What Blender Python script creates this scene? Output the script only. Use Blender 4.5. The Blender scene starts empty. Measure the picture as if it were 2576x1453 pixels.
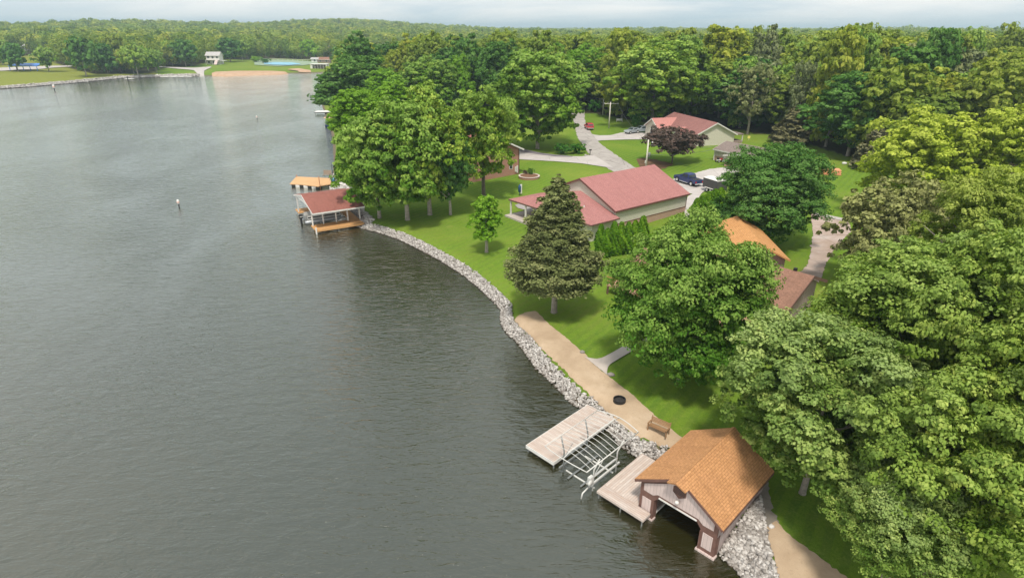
import bpy, math, random
import numpy as np
from mathutils import Vector
R_ = math.radians
sc = bpy.context.scene
# ------------------------------------------------------------------ camera
F, CX, CY, HY, H = 1475.9, 1288., 726.5, 74., 28.0     # measured on the photograph at 2576 px width
PIT = math.atan((CY-HY)/F); ROLL = R_(0.2)
cp, sp = math.cos(PIT), math.sin(PIT)
fwd = np.array([0, cp, -sp]); _r = np.array([1., 0, 0]); _u = np.array([0, sp, cp])
RX = _r*math.cos(ROLL)+_u*math.sin(ROLL); RY = -_r*math.sin(ROLL)+_u*math.cos(ROLL)
cd = bpy.data.cameras.new('camera'); cam = bpy.data.objects.new('camera', cd)
sc.collection.objects.link(cam); sc.camera = cam
cd.sensor_width = 36; cd.lens = 36*F/2576; cd.clip_start = .5; cd.clip_end = 20000
from mathutils import Matrix
cam.matrix_world = Matrix(((RX[0], RY[0], -fwd[0], 0), (RX[1], RY[1], -fwd[1], 0), (RX[2], RY[2], -fwd[2], H), (0, 0, 0, 1)))
# ------------------------------------------------------------------ sky, sun, exposure
SUN_EL, SUN_AZ = 64., 186.            # azimuth clockwise from +Y (behind the camera, to the right)
w = bpy.data.worlds.new('World'); sc.world = w; w.use_nodes = True
nt = w.node_tree; N = nt.nodes; L = nt.links; N.clear()
sky = N.new('ShaderNodeTexSky'); sky.sky_type = 'NISHITA'; sky.sun_disc = False
sky.sun_elevation = R_(SUN_EL); sky.sun_rotation = R_(SUN_AZ); sky.air_density = 1.0; sky.dust_density = 2.0
tc = N.new('ShaderNodeTexCoord'); sx = N.new('ShaderNodeSeparateXYZ'); L.new(tc.outputs['Generated'], sx.inputs[0])
mz = N.new('ShaderNodeMath'); mz.operation = 'ADD'; mz.inputs[1].default_value = .12; L.new(sx.outputs[2], mz.inputs[0])
mm = N.new('ShaderNodeMath'); mm.operation = 'MAXIMUM'; mm.inputs[1].default_value = .05; L.new(mz.outputs[0], mm.inputs[0])
dx = N.new('ShaderNodeMath'); dx.operation = 'DIVIDE'; L.new(sx.outputs[0], dx.inputs[0]); L.new(mm.outputs[0], dx.inputs[1])
dy = N.new('ShaderNodeMath'); dy.operation = 'DIVIDE'; L.new(sx.outputs[1], dy.inputs[0]); L.new(mm.outputs[0], dy.inputs[1])
cb = N.new('ShaderNodeCombineXYZ'); L.new(dx.outputs[0], cb.inputs[0]); L.new(dy.outputs[0], cb.inputs[1])
no = N.new('ShaderNodeTexNoise'); no.inputs['Scale'].default_value = .42; no.inputs['Detail'].default_value = 7; no.inputs['Roughness'].default_value = .55
no.inputs['Distortion'].default_value = .4; L.new(cb.outputs[0], no.inputs['Vector'])
cr = N.new('ShaderNodeValToRGB'); L.new(no.outputs['Fac'], cr.inputs[0])
e = cr.color_ramp.elements
e[0].position = .40; e[0].color = (.60, .69, .74, 1)
e[1].position = .60; e[1].color = (.97, .95, .91, 1)
k = e.new(.50); k.color = (.80, .83, .83, 1)
sc8 = N.new('ShaderNodeVectorMath'); sc8.operation = 'SCALE'; sc8.inputs['Scale'].default_value = 11.2; L.new(cr.outputs[0], sc8.inputs[0])
mx = N.new('ShaderNodeMix'); mx.data_type = 'RGBA'; mx.inputs[0].default_value = .95
L.new(sky.outputs[0], mx.inputs[6]); L.new(sc8.outputs[0], mx.inputs[7])
bg = N.new('ShaderNodeBackground'); bg.inputs[1].default_value = .10; L.new(mx.outputs[2], bg.inputs[0])
wo = N.new('ShaderNodeOutputWorld'); L.new(bg.outputs[0], wo.inputs[0])
sd = bpy.data.lights.new('sun', 'SUN'); sd.energy = 3.5; sd.angle = R_(7); sd.color = (1, .94, .82)
so = bpy.data.objects.new('sun', sd); sc.collection.objects.link(so)
_el, _az = R_(SUN_EL), R_(SUN_AZ)
sv = Vector((math.sin(_az)*math.cos(_el), math.cos(_az)*math.cos(_el), math.sin(_el)))
so.rotation_euler = sv.to_track_quat('Z', 'Y').to_euler()
sc.view_settings.view_transform = 'Standard'; sc.view_settings.look = 'None'
sc.view_settings.exposure = 0.13; sc.view_settings.gamma = 1
try:
    sc.cycles.use_denoising = True; sc.cycles.denoising_input_passes = 'RGB_ALBEDO_NORMAL'; sc.cycles.denoising_prefilter = 'ACCURATE'; sc.cycles.sample_clamp_direct = 6; sc.cycles.sample_clamp_indirect = 4; sc.cycles.max_bounces = 6; sc.cycles.transparent_max_bounces = 6
    sc.cycles.volume_bounces = 0; sc.cycles.volume_step_rate = 10
except Exception: pass

# ------------------------------------------------------------------ projection helpers and terrain
def un(x, y, z=0.):
    d = RX*(x-CX)/F+RY*(CY-y)/F+fwd
    t = (z-H)/d[2]
    return (d[0]*t, d[1]*t)
def pr(X, Y, Z):
    v = np.array([X, Y, Z-H]); q = v@fwd
    return CX+F*(v@RX)/q, CY-F*(v@RY)/q
shore = [(2080,1900),(1960,1640),(1905,1520),(1882,1453),(1871,1433),(1840,1408),(1808,1381),(1812,1335),(1800,1260),(1760,1200),
 (1700,1160),(1656,1144),(1635,1146),(1614,1146),(1590,1133),(1571,1119),(1550,1092),(1530,1067),(1505,1047),(1480,1030),(1454,1016),(1437,1002),(1419,982),(1393,958),(1372,938),(1356,920),(1335,893),
 (1316,866),(1300,850),(1284,837),(1272,820),(1268,798),(1270,780),(1258,768),(1240,750),(1210,722),(1180,697),(1150,677),(1110,652),(1075,634),(1040,616),(1010,602),(975,590),(945,581),(915,574),
 (900,560),(892,545),(885,520),(872,495),(850,482),(838,478),(835,462),(838,440),(840,400),(838,350),(830,318),(822,300),(812,270),(808,240),(803,218),(812,209),(840,205),(900,203),(980,202),(1060,200),
 (1075,185),(1060,165),(1045,152),(1010,148),(960,150),(925,163),(880,176),(830,182.5),(741,184.6),(712,187),(662,189),(638,189.5),(600,191),(563,192.5),(537,191),(513,191),(501,191.6),(412,193.4),
 (308,197),(222,206),(90,217.7),(0,224),(-150,236),(-400,262),(-700,300)]
LP = np.array([un(*p) for p in shore]+[(-420, 60), (-400, -300), (60, -300), (45, -60)])
def seg_sd(x, y):
    x = np.asarray(x, float); y = np.asarray(y, float)
    d = np.full(x.shape, 1e12); ins = np.zeros(x.shape, bool)
    n = len(LP)
    for i in range(n):
        ax, ay = LP[i]; bx, by = LP[(i+1) % n]
        ex, ey = bx-ax, by-ay; l2 = ex*ex+ey*ey+1e-12
        t = np.clip(((x-ax)*ex+(y-ay)*ey)/l2, 0, 1)
        d = np.minimum(d, (x-ax-t*ex)**2+(y-ay-t*ey)**2)
        if ay != by:
            c = ((ay > y) != (by > y)) & (x < ex*(y-ay)/(by-ay)+ax)
            ins ^= c
    d = np.sqrt(d)
    return np.where(ins, -d, d)
def smooth(t): t = np.clip(t, 0, 1); return t*t*(3-2*t)
def height(x, y):
    x = np.asarray(x, float); y = np.asarray(y, float)
    s = seg_sd(x, y)
    z = np.interp(s, [-6, 0, 1.3, 10, 30, 60, 120, 250, 400, 800, 1500, 3000, 6000],
                  [-2.2, -.03, .95, 1.15, 1.9, 2.6, 3.6, 5.5, 7.0, 7.5, 7.5, 7.5, 7.5])
    a = smooth((s-250)/900)
    z = z+a*(1.8*np.sin(x/230+1.2)*np.sin(y/310+.4)+2.*np.sin(x/620+y/900+2.2)+1.5*np.sin(x/97+y/140))
    for hx_, hy_, hh_, sx2, sy2 in ((-720, 1200, 13, 170, 260), (-480, 1500, 8, 120, 300), (-1050, 1250, 7, 120, 240), (-345, 1380, 17, 150, 320), (-120, 1500, 8, 130, 300), (330, 1500, 6, 160, 300), (800, 1300, 7, 200, 300)):
        z = z+hh_*np.exp(-((x-hx_)/sx2)**2-((y-hy_)/sy2)**2)
    z = z+.12*smooth((s-12)/20)*np.sin(x/7.3)*np.sin(y/9.1+.7)
    return z
def hz(x, y): return float(height(np.array([x]), np.array([y]))[0])
def G(px, py, dz=0.):
    z = 1.5
    for _ in range(9):
        x, y = un(px, py, z+dz); z = .35*z+.65*hz(x, y)
    return (x, y, z)
def depth(X, Y, Z): return float(np.array([X, Y, Z-H])@fwd)
def ztop(X, Y, py, z0):
    lo, hi = z0, z0+60
    for _ in range(40):
        m = (lo+hi)/2
        if pr(X, Y, m)[1] > py: lo = m
        else: hi = m
    return lo

# ------------------------------------------------------------------ materials
MATS = {}
class NT:
    def __init__(s, name):
        s.m = bpy.data.materials.new(name); s.m.use_nodes = True; s.t = s.m.node_tree; s.N = s.t.nodes; s.L = s.t.links
        s.N.clear(); s.o = s.N.new('ShaderNodeOutputMaterial')
    def n(s, typ, ins=None, **kw):
        x = s.N.new('ShaderNode'+typ)
        for a, b in kw.items(): setattr(x, a, b)
        for a, b in (ins or {}).items():
            if isinstance(b, bpy.types.NodeSocket): s.L.new(b, x.inputs[a])
            else: x.inputs[a].default_value = b
        return x
    def noise(s, vec, scale, detail=4, rough=.55, dist=0):
        x = s.n('TexNoise', {'Vector': vec, 'Scale': scale, 'Detail': detail, 'Roughness': rough, 'Distortion': dist}); return x.outputs['Fac']
    def ramp(s, fac, stops):
        x = s.n('ValToRGB', {0: fac}); el = x.color_ramp.elements
        while len(el) > 1: el.remove(el[0])
        el[0].position = stops[0][0]; el[0].color = (*stops[0][1], 1)
        for p, c in stops[1:]: q = el.new(p); q.color = (*c, 1)
        return x.outputs[0]
    def mix(s, fac, a, b, mode='MIX'):
        x = s.n('Mix', data_type='RGBA', blend_type=mode)
        for i, v in ((0, fac), (6, a), (7, b)):
            if isinstance(v, bpy.types.NodeSocket): s.L.new(v, x.inputs[i])
            else: x.inputs[i].default_value = (*v, 1) if isinstance(v, tuple) and len(v) == 3 else v
        return x.outputs[2]
    def math(s, op, a, b=0., c=0.):
        x = s.n('Math', {0: a, 1: b, 2: c}, operation=op); return x.outputs[0]
    def bsdf(s, col, rough=.8, bump=None, bstr=.3, bdist=.02, spec=.3, metal=0.):
        p = s.n('BsdfPrincipled', {'Roughness': rough, 'Metallic': metal, 'Specular IOR Level': spec})
        if isinstance(col, bpy.types.NodeSocket): s.L.new(col, p.inputs['Base Color'])
        else: p.inputs['Base Color'].default_value = (*col, 1)
        if bump is not None:
            b = s.n('Bump', {'Height': bump, 'Strength': bstr, 'Distance': bdist}); s.L.new(b.outputs[0], p.inputs['Normal'])
        s.L.new(p.outputs[0], s.o.inputs[0]); return p
def plain(name, col, rough=.7, var=.15, scale=3., metal=0., spec=.35, bstr=.15):
    if name in MATS: return MATS[name]
    k = NT(name); v = k.n('TexCoord').outputs['Object']
    f = k.noise(v, scale, 5, .6)
    lo = tuple(c*(1-var) for c in col); hi = tuple(min(1, c*(1+var)) for c in col)
    k.bsdf(k.ramp(f, [(.3, lo), (.7, hi)]), rough, k.noise(v, scale*8), bstr, .01, spec, metal)
    MATS[name] = k.m; return k.m
def uvvec(k, sx_=1., sy_=1., rot=0.):
    m = k.n('Mapping', {'Vector': k.n('TexCoord').outputs['UV']}); m.inputs['Scale'].default_value = (sx_, sy_, 1); m.inputs['Rotation'].default_value = (0, 0, rot)
    return m.outputs[0]
def shingle(name, c1, c2, stain, bw=.9, rh=.17, amt=.5):
    k = NT(name); v = uvvec(k)
    b = k.n('TexBrick', {'Vector': v, 'Scale': 1., 'Mortar Size': .012, 'Brick Width': bw, 'Row Height': rh, 'Bias': -.1, 'Color1': (*c1, 1), 'Color2': (*c2, 1), 'Mortar': (*[c*.45 for c in c1], 1)})
    b.offset = .5
    o = k.n('TexCoord').outputs['Object']
    f = k.noise(o, .55, 6, .62, .5); f2 = k.noise(o, 7., 4)
    col = k.mix(k.ramp(f, [(.42, (0, 0, 0)), (.68, (amt, amt, amt))]), b.outputs[0], stain)
    col = k.mix(.35, col, k.ramp(f2, [(.3, tuple(c*.6 for c in c1)), (.7, tuple(min(1, c*1.35) for c in c2))]))
    st = k.noise(uvvec(k, 1.6, .16), 1., 4, .6)
    col = k.mix(k.ramp(st, [(.48, (0, 0, 0)), (.72, (.32, .32, .32))]), col, tuple(c*.55 for c in c1))
    k.bsdf(col, .9, b.outputs['Fac'], .5, -.02, .15); MATS[name] = k.m; return k.m
def planks(name, c1, c2, wid=.14, along=0, gap=.07, rot=0., stain=None, rough=.8):
    k = NT(name); v = uvvec(k, rot=rot)
    s_ = k.n('SeparateXYZ', {0: v}); a = s_.outputs[1 if along == 0 else 0]; q = s_.outputs[0 if along == 0 else 1]
    t = k.math('DIVIDE', a, wid); fr = k.math('FRACT', t); fl = k.math('FLOOR', t)
    wn = k.n('TexWhiteNoise', {'W': fl}, noise_dimensions='1D').outputs[0]
    cbn = k.n('CombineXYZ', {0: k.math('MULTIPLY', q, .8), 1: k.math('MULTIPLY', fl, 3.7)}).outputs[0]
    gr = k.noise(cbn, 1.6, 5, .6)
    col = k.mix(wn, c1, c2)
    col = k.mix(k.ramp(gr, [(.35, (0, 0, 0)), (.75, (.55, .55, .55))]), col, stain or tuple(c*.72 for c in c1))
    g = k.math('LESS_THAN', fr, gap)
    col = k.mix(g, col, tuple(c*.25 for c in c1))
    k.bsdf(col, rough, k.math('SUBTRACT', 1., g), .4, .015, .25); MATS[name] = k.m; return k.m
def bricks(name, c1, c2, mort):
    k = NT(name); v = uvvec(k)
    b = k.n('TexBrick', {'Vector': v, 'Scale': 1., 'Mortar Size': .01, 'Brick Width': .22, 'Row Height': .075, 'Color1': (*c1, 1), 'Color2': (*c2, 1), 'Mortar': (*mort, 1)})
    f = k.noise(k.n('TexCoord').outputs['Object'], 1.2, 5)
    k.bsdf(k.mix(.3, b.outputs[0], k.ramp(f, [(.3, c1), (.7, c2)])), .9, b.outputs['Fac'], .4, -.01, .2); MATS[name] = k.m; return k.m

WHITE = plain('white_paint', (.66, .64, .615), .5, .08)
CREAMW = planks('cream_siding', (.60, .56, .48), (.64, .60, .52), .2, 0, .06, stain=(.54, .50, .43))
CREAMP = planks('cream_panel', (.55, .44, .415), (.60, .49, .465), .22, 1, .04, stain=(.48, .38, .36))
MAUVE = planks('mauve_siding', (.33, .24, .22), (.38, .285, .265), .2, 1, .05)
BROWNT = plain('brown_trim', (.155, .082, .066), .7, .2)
SIDEW = planks('weathered_side_siding', (.42, .34, .33), (.46, .385, .37), .25, 1, .05)
ORANGE = shingle('orange_shingle', (.47, .235, .105), (.58, .30, .14), (.30, .15, .085), .34, .15, .4)
BROWNR = shingle('brown_shingle', (.25, .135, .095), (.32, .175, .125), (.14, .08, .065), .6, .2, .6)
REDR = shingle('red_shingle', (.27, .105, .085), (.33, .135, .11), (.18, .075, .062), .5, .16, .5)
PINKR = shingle('faded_red_shingle', (.37, .165, .155), (.43, .20, .19), (.29, .12, .115), .5, .16, .4)
MAROON = shingle('maroon_shingle', (.26, .12, .11), (.32, .155, .14), (.20, .09, .085), .5, .18, .5)
GREYR = shingle('grey_shingle', (.21, .165, .15), (.27, .215, .195), (.16, .12, .11), .5, .18, .5)
PALEROOF = shingle('pale_grey_shingle', (.44, .42, .42), (.50, .48, .48), (.36, .34, .34), .6, .25, .5)
DECKP = planks('bleached_deck_boards', (.48, .405, .37), (.60, .53, .49), .16, 0, .07, stain=(.40, .25, .17))
DECKP2 = planks('bleached_deck_boards_crosswise', (.48, .405, .37), (.60, .53, .49), .16, 1, .07, stain=(.40, .25, .17))
TANDECK = planks('tan_deck_boards', (.52, .28, .11), (.64, .36, .155), .15, 0, .08)
TANPLY = plain('tan_dock_surface', (.58, .35, .18), .85, .08, 1.)
BRICK = bricks('red_brick', (.33, .13, .085), (.42, .19, .13), (.4, .35, .3))
BRICKW = bricks('pale_brick', (.42, .22, .16), (.50, .29, .22), (.5, .45, .4))
METAL = plain('white_powder_metal', (.58, .57, .55), .4, .05)
GALV = plain('galvanised_metal', (.25, .26, .26), .5, .2, 4., .5)
BLACK = plain('black_plastic', (.02, .02, .022), .5, .2)
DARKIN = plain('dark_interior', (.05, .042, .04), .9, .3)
WOODGREY = planks('weathered_grey_wood', (.30, .24, .19), (.38, .31, .25), .12, 0, .06)
BENCHW = planks('brown_bench_wood', (.30, .17, .085), (.40, .24, .13), .1, 0, .1)
REDWOOD = planks('red_stained_wood', (.50, .20, .10), (.60, .27, .15), .14, 0, .07)
LUMBER = planks('orange_lumber', (.72, .30, .15), (.82, .42, .25), .15, 0, .12)
POLE = plain('pale_pole_wood', (.62, .58, .52), .8, .12, 2.)
CONC = plain('concrete', (.44, .385, .35), .9, .12, .6)
GLASS = plain('dark_window_glass', (.035, .045, .05), .08, .3, 1., 0, .8, 0)
RUBBER = plain('black_rubber', (.018, .018, .018), .8, .2)
NAVY = plain('navy_paint', (.018, .03, .12), .22, .1, 1., 0, .6, 0)
REDP = plain('red_car_paint', (.42, .03, .05), .25, .1, 1., 0, .6, 0)
SILVER = plain('silver_car_paint', (.38, .42, .46), .25, .1, 1., .3, .6, 0)
BLUEP = plain('blue_roof_sheet', (.05, .20, .62), .5, .12)
BLUEB = plain('blue_plastic', (.04, .20, .60), .4, .1)
ORB = plain('orange_plastic', (.85, .35, .25), .5, .1)
RIM = plain('bright_rim', (.7, .7, .7), .3, .1, 2, .3)
LAMPR = plain('red_lamp_glass', (.5, .02, .02), .2)
TARP = plain('tan_canvas', (.74, .50, .32), .8, .1)
ASHM = plain('charred_ash', (.035, .032, .032), .95, .4, 8)
MULCH = plain('brown_mulch', (.17, .09, .05), .95, .35, 5)
HULL = plain('aluminium_hull', (.50, .52, .55), .3, .1, 1, .5)

# ground --------------------------------------------------------------
def mk_ground():
    k = NT('lawn_and_forest_floor'); o = k.n('TexCoord').outputs['Object']
    f1 = k.noise(o, .05, 5, .6, .3); f2 = k.noise(o, .6, 6, .7); f3 = k.noise(o, 14., 3, .7)
    col = k.ramp(f1, [(.32, (.078, .165, .020)), (.50, (.135, .228, .030)), (.66, (.245, .285, .055))])
    col = k.mix(k.ramp(f2, [(.3, (.0, .0, .0)), (.75, (.6, .6, .6))]), col, (.17, .215, .03))
    # mowing stripes
    m = k.n('Mapping', {'Vector': o}); m.inputs['Rotation'].default_value = (0, 0, R_(38)); m.inputs['Scale'].default_value = (.7, .7, .7)
    wv = k.n('TexWave', {'Vector': m.outputs[0], 'Scale': .42, 'Distortion': 2.5, 'Detail': 3}, wave_type='BANDS').outputs['Fac']
    ms = k.ramp(wv, [(.35, (.0, .0, .0)), (.65, (.5, .5, .5))])
    col = k.mix(ms, col, (.165, .27, .024))
    col = k.mix(k.ramp(f3, [(.3, (.45, .45, .45)), (.65, (0, 0, 0))]), col, (.035, .09, .006))
    f4 = k.noise(o, 2.6, 6, .75, .6)
    col = k.mix(k.ramp(f4, [(.50, (0, 0, 0)), (.68, (.5, .5, .5))]), col, (.20, .255, .05))
    col = k.mix(k.ramp(f4, [(.30, (.55, .55, .55)), (.44, (0, 0, 0))]), col, (.055, .125, .015))
    wn = k.noise(o, .22, 5, .7, .8)
    col = k.mix(k.ramp(wn, [(.60, (0, 0, 0)), (.76, (.45, .45, .45))]), col, (.27, .27, .075))
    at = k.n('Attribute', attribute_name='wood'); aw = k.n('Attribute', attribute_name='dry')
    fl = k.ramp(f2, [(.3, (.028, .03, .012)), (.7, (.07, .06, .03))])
    dry = k.ramp(f2, [(.3, (.17, .20, .03)), (.7, (.24, .23, .055))])
    col = k.mix(aw.outputs['Fac'], col, dry)
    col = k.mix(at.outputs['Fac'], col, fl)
    s_ = k.n('SeparateXYZ', {0: o}); zz = s_.outputs[2]
    wet = k.ramp(k.math('MULTIPLY_ADD', zz, .5, .5), [(.5, (1, 1, 1)), (.62, (1, 1, 1)), (.80, (0, 0, 0))])
    col = k.mix(wet, col, k.ramp(f3, [(.3, (.10, .075, .05)), (.7, (.20, .16, .12))]))
    k.bsdf(col, 1., k.noise(o, 25., 3, .7), .6, .06, .05); return k.m
GROUNDM = mk_ground()
def mk_sand(name, c1, c2, c3, crack=0.):
    k = NT(name); o = k.n('TexCoord').outputs['Object']
    f = k.noise(o, .35, 6, .65, .4); g = k.noise(o, 5., 5, .7); h_ = k.noise(o, 40., 2)
    col = k.ramp(f, [(.3, c1), (.55, c2), (.75, c3)])
    col = k.mix(k.ramp(g, [(.55, (0, 0, 0)), (.8, (.45, .45, .45))]), col, tuple(c*.55 for c in c1))
    if crack:
        wv = k.n('Mapping', {'Vector': o}); wv.inputs['Scale'].default_value = (.22, .22, .22)
        vo = k.n('TexVoronoi', {'Vector': k.mix(.06, wv.outputs[0], k.n('TexNoise', {'Vector': o, 'Scale': .8, 'Detail': 4}).outputs['Color']), 'Scale': 1.}, feature='DISTANCE_TO_EDGE').outputs['Distance']
        col = k.mix(k.ramp(vo, [(0., (crack,)*3), (.016, (0, 0, 0))]), col, tuple(c*.35 for c in c1))
        col = k.mix(k.ramp(k.noise(o, .12, 5, .7, 1.), [(.5, (0, 0, 0)), (.7, (.4, .4, .4))]), col, tuple(c*.68 for c in c1))
    k.bsdf(col, 1., k.math('ADD', g, h_), .5, .03, .1); MATS[name] = k.m; return k.m
SAND = mk_sand('tan_sand', (.36, .26, .175), (.46, .345, .24), (.53, .41, .30))
BEACH = mk_sand('orange_beach_sand', (.40, .25, .16), (.46, .31, .21), (.52, .38, .28))
SILT = mk_sand('grey_silt', (.20, .18, .15), (.27, .24, .21), (.33, .30, .26))
ROAD = mk_sand('pale_road', (.33, .30, .28), (.40, .365, .345), (.45, .415, .39), .8)
DRIVE = mk_sand('concrete_drive', (.42, .385, .37), (.48, .44, .425), (.53, .49, .475), .55)
DARKDRIVE = mk_sand('dark_asphalt_patch', (.17, .15, .17), (.21, .19, .21), (.26, .23, .25))
PADM = mk_sand('stained_concrete', (.34, .25, .20), (.43, .34, .30), (.51, .45, .42), .5)
COURTG = mk_sand('court_green', (.22, .29, .20), (.26, .33, .24), (.3, .36, .28))
COURTB = mk_sand('court_blue', (.20, .38, .50), (.24, .44, .56), (.28, .48, .60))

def mk_water():
    k = NT('lake_water'); o = k.n('TexCoord').outputs['Object']
    def mp(sx_, sy_, rot):
        m = k.n('Mapping', {'Vector': o}); m.inputs['Rotation'].default_value = (0, 0, R_(rot)); m.inputs['Scale'].default_value = (sx_, sy_, 1); return m.outputs[0]
    a = k.noise(mp(.9, 3.0, -14), 1., 4, .6, .8)
    b = k.noise(mp(.5, 1.2, -32), 1., 3, .55, .8)
    c = k.noise(mp(.25, .5, 20), 1., 3, .6)
    d = k.noise(mp(3.5, 7, -10), 1., 2)
    patch = k.noise(mp(.035, .022, -25), 1., 4, .55, 1.)
    pf = k.n('MapRange', {'Value': patch, 'From Min': .36, 'From Max': .60, 'To Min': .68, 'To Max': 1.25}).outputs[0]
    hgt = k.math('ADD', k.math('MULTIPLY', a, .085), k.math('ADD', k.math('MULTIPLY', b, .17), k.math('ADD', k.math('MULTIPLY', c, .10), k.math('MULTIPLY', d, .03))))
    hgt = k.math('MULTIPLY', hgt, pf)
    bmp = k.n('Bump', {'Height': hgt, 'Strength': 1., 'Distance': .80})
    fr = k.n('Fresnel', {'IOR': 1.45, 'Normal': bmp.outputs[0]})
    gl = k.n('BsdfGlossy', {'Color': (.98, 1, .965, 1), 'Roughness': .05, 'Normal': bmp.outputs[0]})
    bc = k.ramp(k.noise(mp(.03, .03, 0), 1., 3), [(.3, (.016, .016, .004)), (.7, (.024, .024, .008))])
    df = k.n('BsdfDiffuse', {'Color': bc})
    m = k.n('MixShader', {0: k.math('MINIMUM', k.math('MULTIPLY_ADD', fr.outputs[0], 1.6, .098), 1.), 1: df.outputs[0], 2: gl.outputs[0]})
    k.L.new(m.outputs[0], k.o.inputs[0]); return k.m
WATERM = mk_water()

def leafmat(name, dark, mid, light, hue=.12, transl=.25, tipamt=.0, tip=(.4, .5, .2)):
    k = NT(name)
    t = k.n('Attribute', attribute_name='tint').outputs['Fac']
    h0 = k.n('Attribute', attribute_name='hue').outputs['Fac']
    oi = k.n('ObjectInfo').outputs['Random']
    col = k.ramp(t, [(.1, dark), (.5, mid), (.92, light)])
    r = k.math('FRACT', k.math('ADD', oi, h0))
    # three directions of natural colour variety between trees
    v = k.ramp(r, [(0., (.62, .80, .62)), (.25, (1., 1., 1.)), (.5, (1.40, 1.22, .85)), (.72, (.66, .82, .80)), (.88, (1.1, 1.05, 1.1)), (1., (.8, .9, .75))])
    col = k.mix(hue, col, k.mix(1., col, v, 'MULTIPLY'))
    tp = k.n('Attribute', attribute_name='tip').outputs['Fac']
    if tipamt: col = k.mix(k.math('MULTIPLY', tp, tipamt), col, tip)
    d = k.n('BsdfDiffuse', {'Color': col}); tr = k.n('BsdfTranslucent', {'Color': k.mix(1., col, (1.1, 1.25, .5), 'MULTIPLY')})
    m = k.n('MixShader', {0: transl, 1: d.outputs[0], 2: tr.outputs[0]})
    k.L.new(m.outputs[0], k.o.inputs[0]); MATS[name] = k.m; return k.m
LF = dict(
 maple=leafmat('maple_leaves', (0.052, 0.130, 0.013), (0.162, 0.292, 0.032), (0.41, 0.51, 0.110), .5, .25, .5, (.42, .55, .17)),
 deep=leafmat('deep_green_leaves', (0.038, 0.105, 0.022), (0.092, 0.205, 0.042), (0.20, 0.33, 0.10), .3, .2),
 bright=leafmat('bright_green_leaves', (0.080, 0.200, 0.010), (0.180, 0.350, 0.025), (0.32, 0.50, 0.07), .4, .3, .3, (.36, .50, .12)),
 yellow=leafmat('yellow_green_leaves', (0.138, 0.207, 0.014), (0.333, 0.425, 0.040), (0.575, 0.644, 0.115), .15, .3, .5, (.62, .64, .16)),
 dome=leafmat('dense_dome_leaves', (0.036, 0.110, 0.012), (0.105, 0.230, 0.028), (0.29, 0.42, 0.09), .2, .25, .5, (.42, .52, .15)),
 cool=leafmat('cool_maple_leaves', (0.052, 0.112, 0.018), (0.168, 0.268, 0.052), (0.42, 0.50, 0.145), .2, .25, .5, (.44, .52, .24)),
 warm=leafmat('warm_maple_leaves', (0.060, 0.120, 0.014), (0.20, 0.28, 0.04), (0.46, 0.52, 0.12), .2, .3, .5, (.52, .55, .16)),
 near=leafmat('near_maple_leaves', (0.058, 0.122, 0.014), (0.190, 0.292, 0.042), (0.46, 0.53, 0.130), .3, .25, .5, (.42, .52, .18)),
 woods=leafmat('woodland_leaves', (0.076, 0.132, 0.022), (0.215, 0.285, 0.050), (0.43, 0.47, 0.11), .9, .35, .4, (.42, .48, .10)),
 grey=leafmat('grey_green_leaves', (0.09, 0.115, 0.05), (0.20, 0.235, 0.105), (0.34, 0.37, 0.20), .4, .2),
 dying=leafmat('brownish_leaves', (0.135, 0.142, 0.061), (0.297, 0.290, 0.121), (0.486, 0.486, 0.189), .3, .2),
 spruce=leafmat('spruce_needles', (0.050, 0.066, 0.026), (0.135, 0.165, 0.062), (0.28, 0.30, 0.14), .3, .1),
 brownspruce=leafmat('brown_spruce_needles', (0.065, 0.066, 0.034), (0.155, 0.150, 0.078), (0.27, 0.26, 0.14), .3, .1),
 cedar=leafmat('arborvitae_sprays', (0.048, 0.128, 0.010), (0.119, 0.255, 0.017), (0.221, 0.374, 0.034), .3, .15),
 purple=leafmat('purple_leaves', (0.048, 0.036, 0.030), (0.110, 0.080, 0.066), (0.22, 0.155, 0.135), .2, .15),
 shrub=leafmat('shrub_leaves', (0.030, 0.105, 0.018), (0.068, 0.195, 0.030), (0.135, 0.300, 0.053), .4, .2))
BARK = plain('grey_bark', (.30, .26, .22), .95, .3, 3.)
BARKD = plain('dark_bark', (.13, .11, .09), .95, .3, 3.)
def rockm():
    k = NT('limestone_rock'); t = k.n('Attribute', attribute_name='tint').outputs['Fac']; o = k.n('TexCoord').outputs['Object']
    f = k.noise(o, 6., 4, .7)
    col = k.ramp(t, [(0., (.12, .105, .09)), (.35, (.28, .255, .24)), (.7, (.44, .41, .39)), (1., (.64, .61, .59))])
    col = k.mix(k.ramp(f, [(.5, (0, 0, 0)), (.8, (.5, .5, .5))]), col, (.25, .20, .17))
    s_ = k.n('SeparateXYZ', {0: o}); wet = k.ramp(s_.outputs[2], [(.02, (1, 1, 1)), (.16, (0, 0, 0))])
    col = k.mix(wet, col, (.07, .05, .035))
    k.bsdf(col, .85, f, .4, .03, .2); return k.m
ROCKM = rockm()

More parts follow.
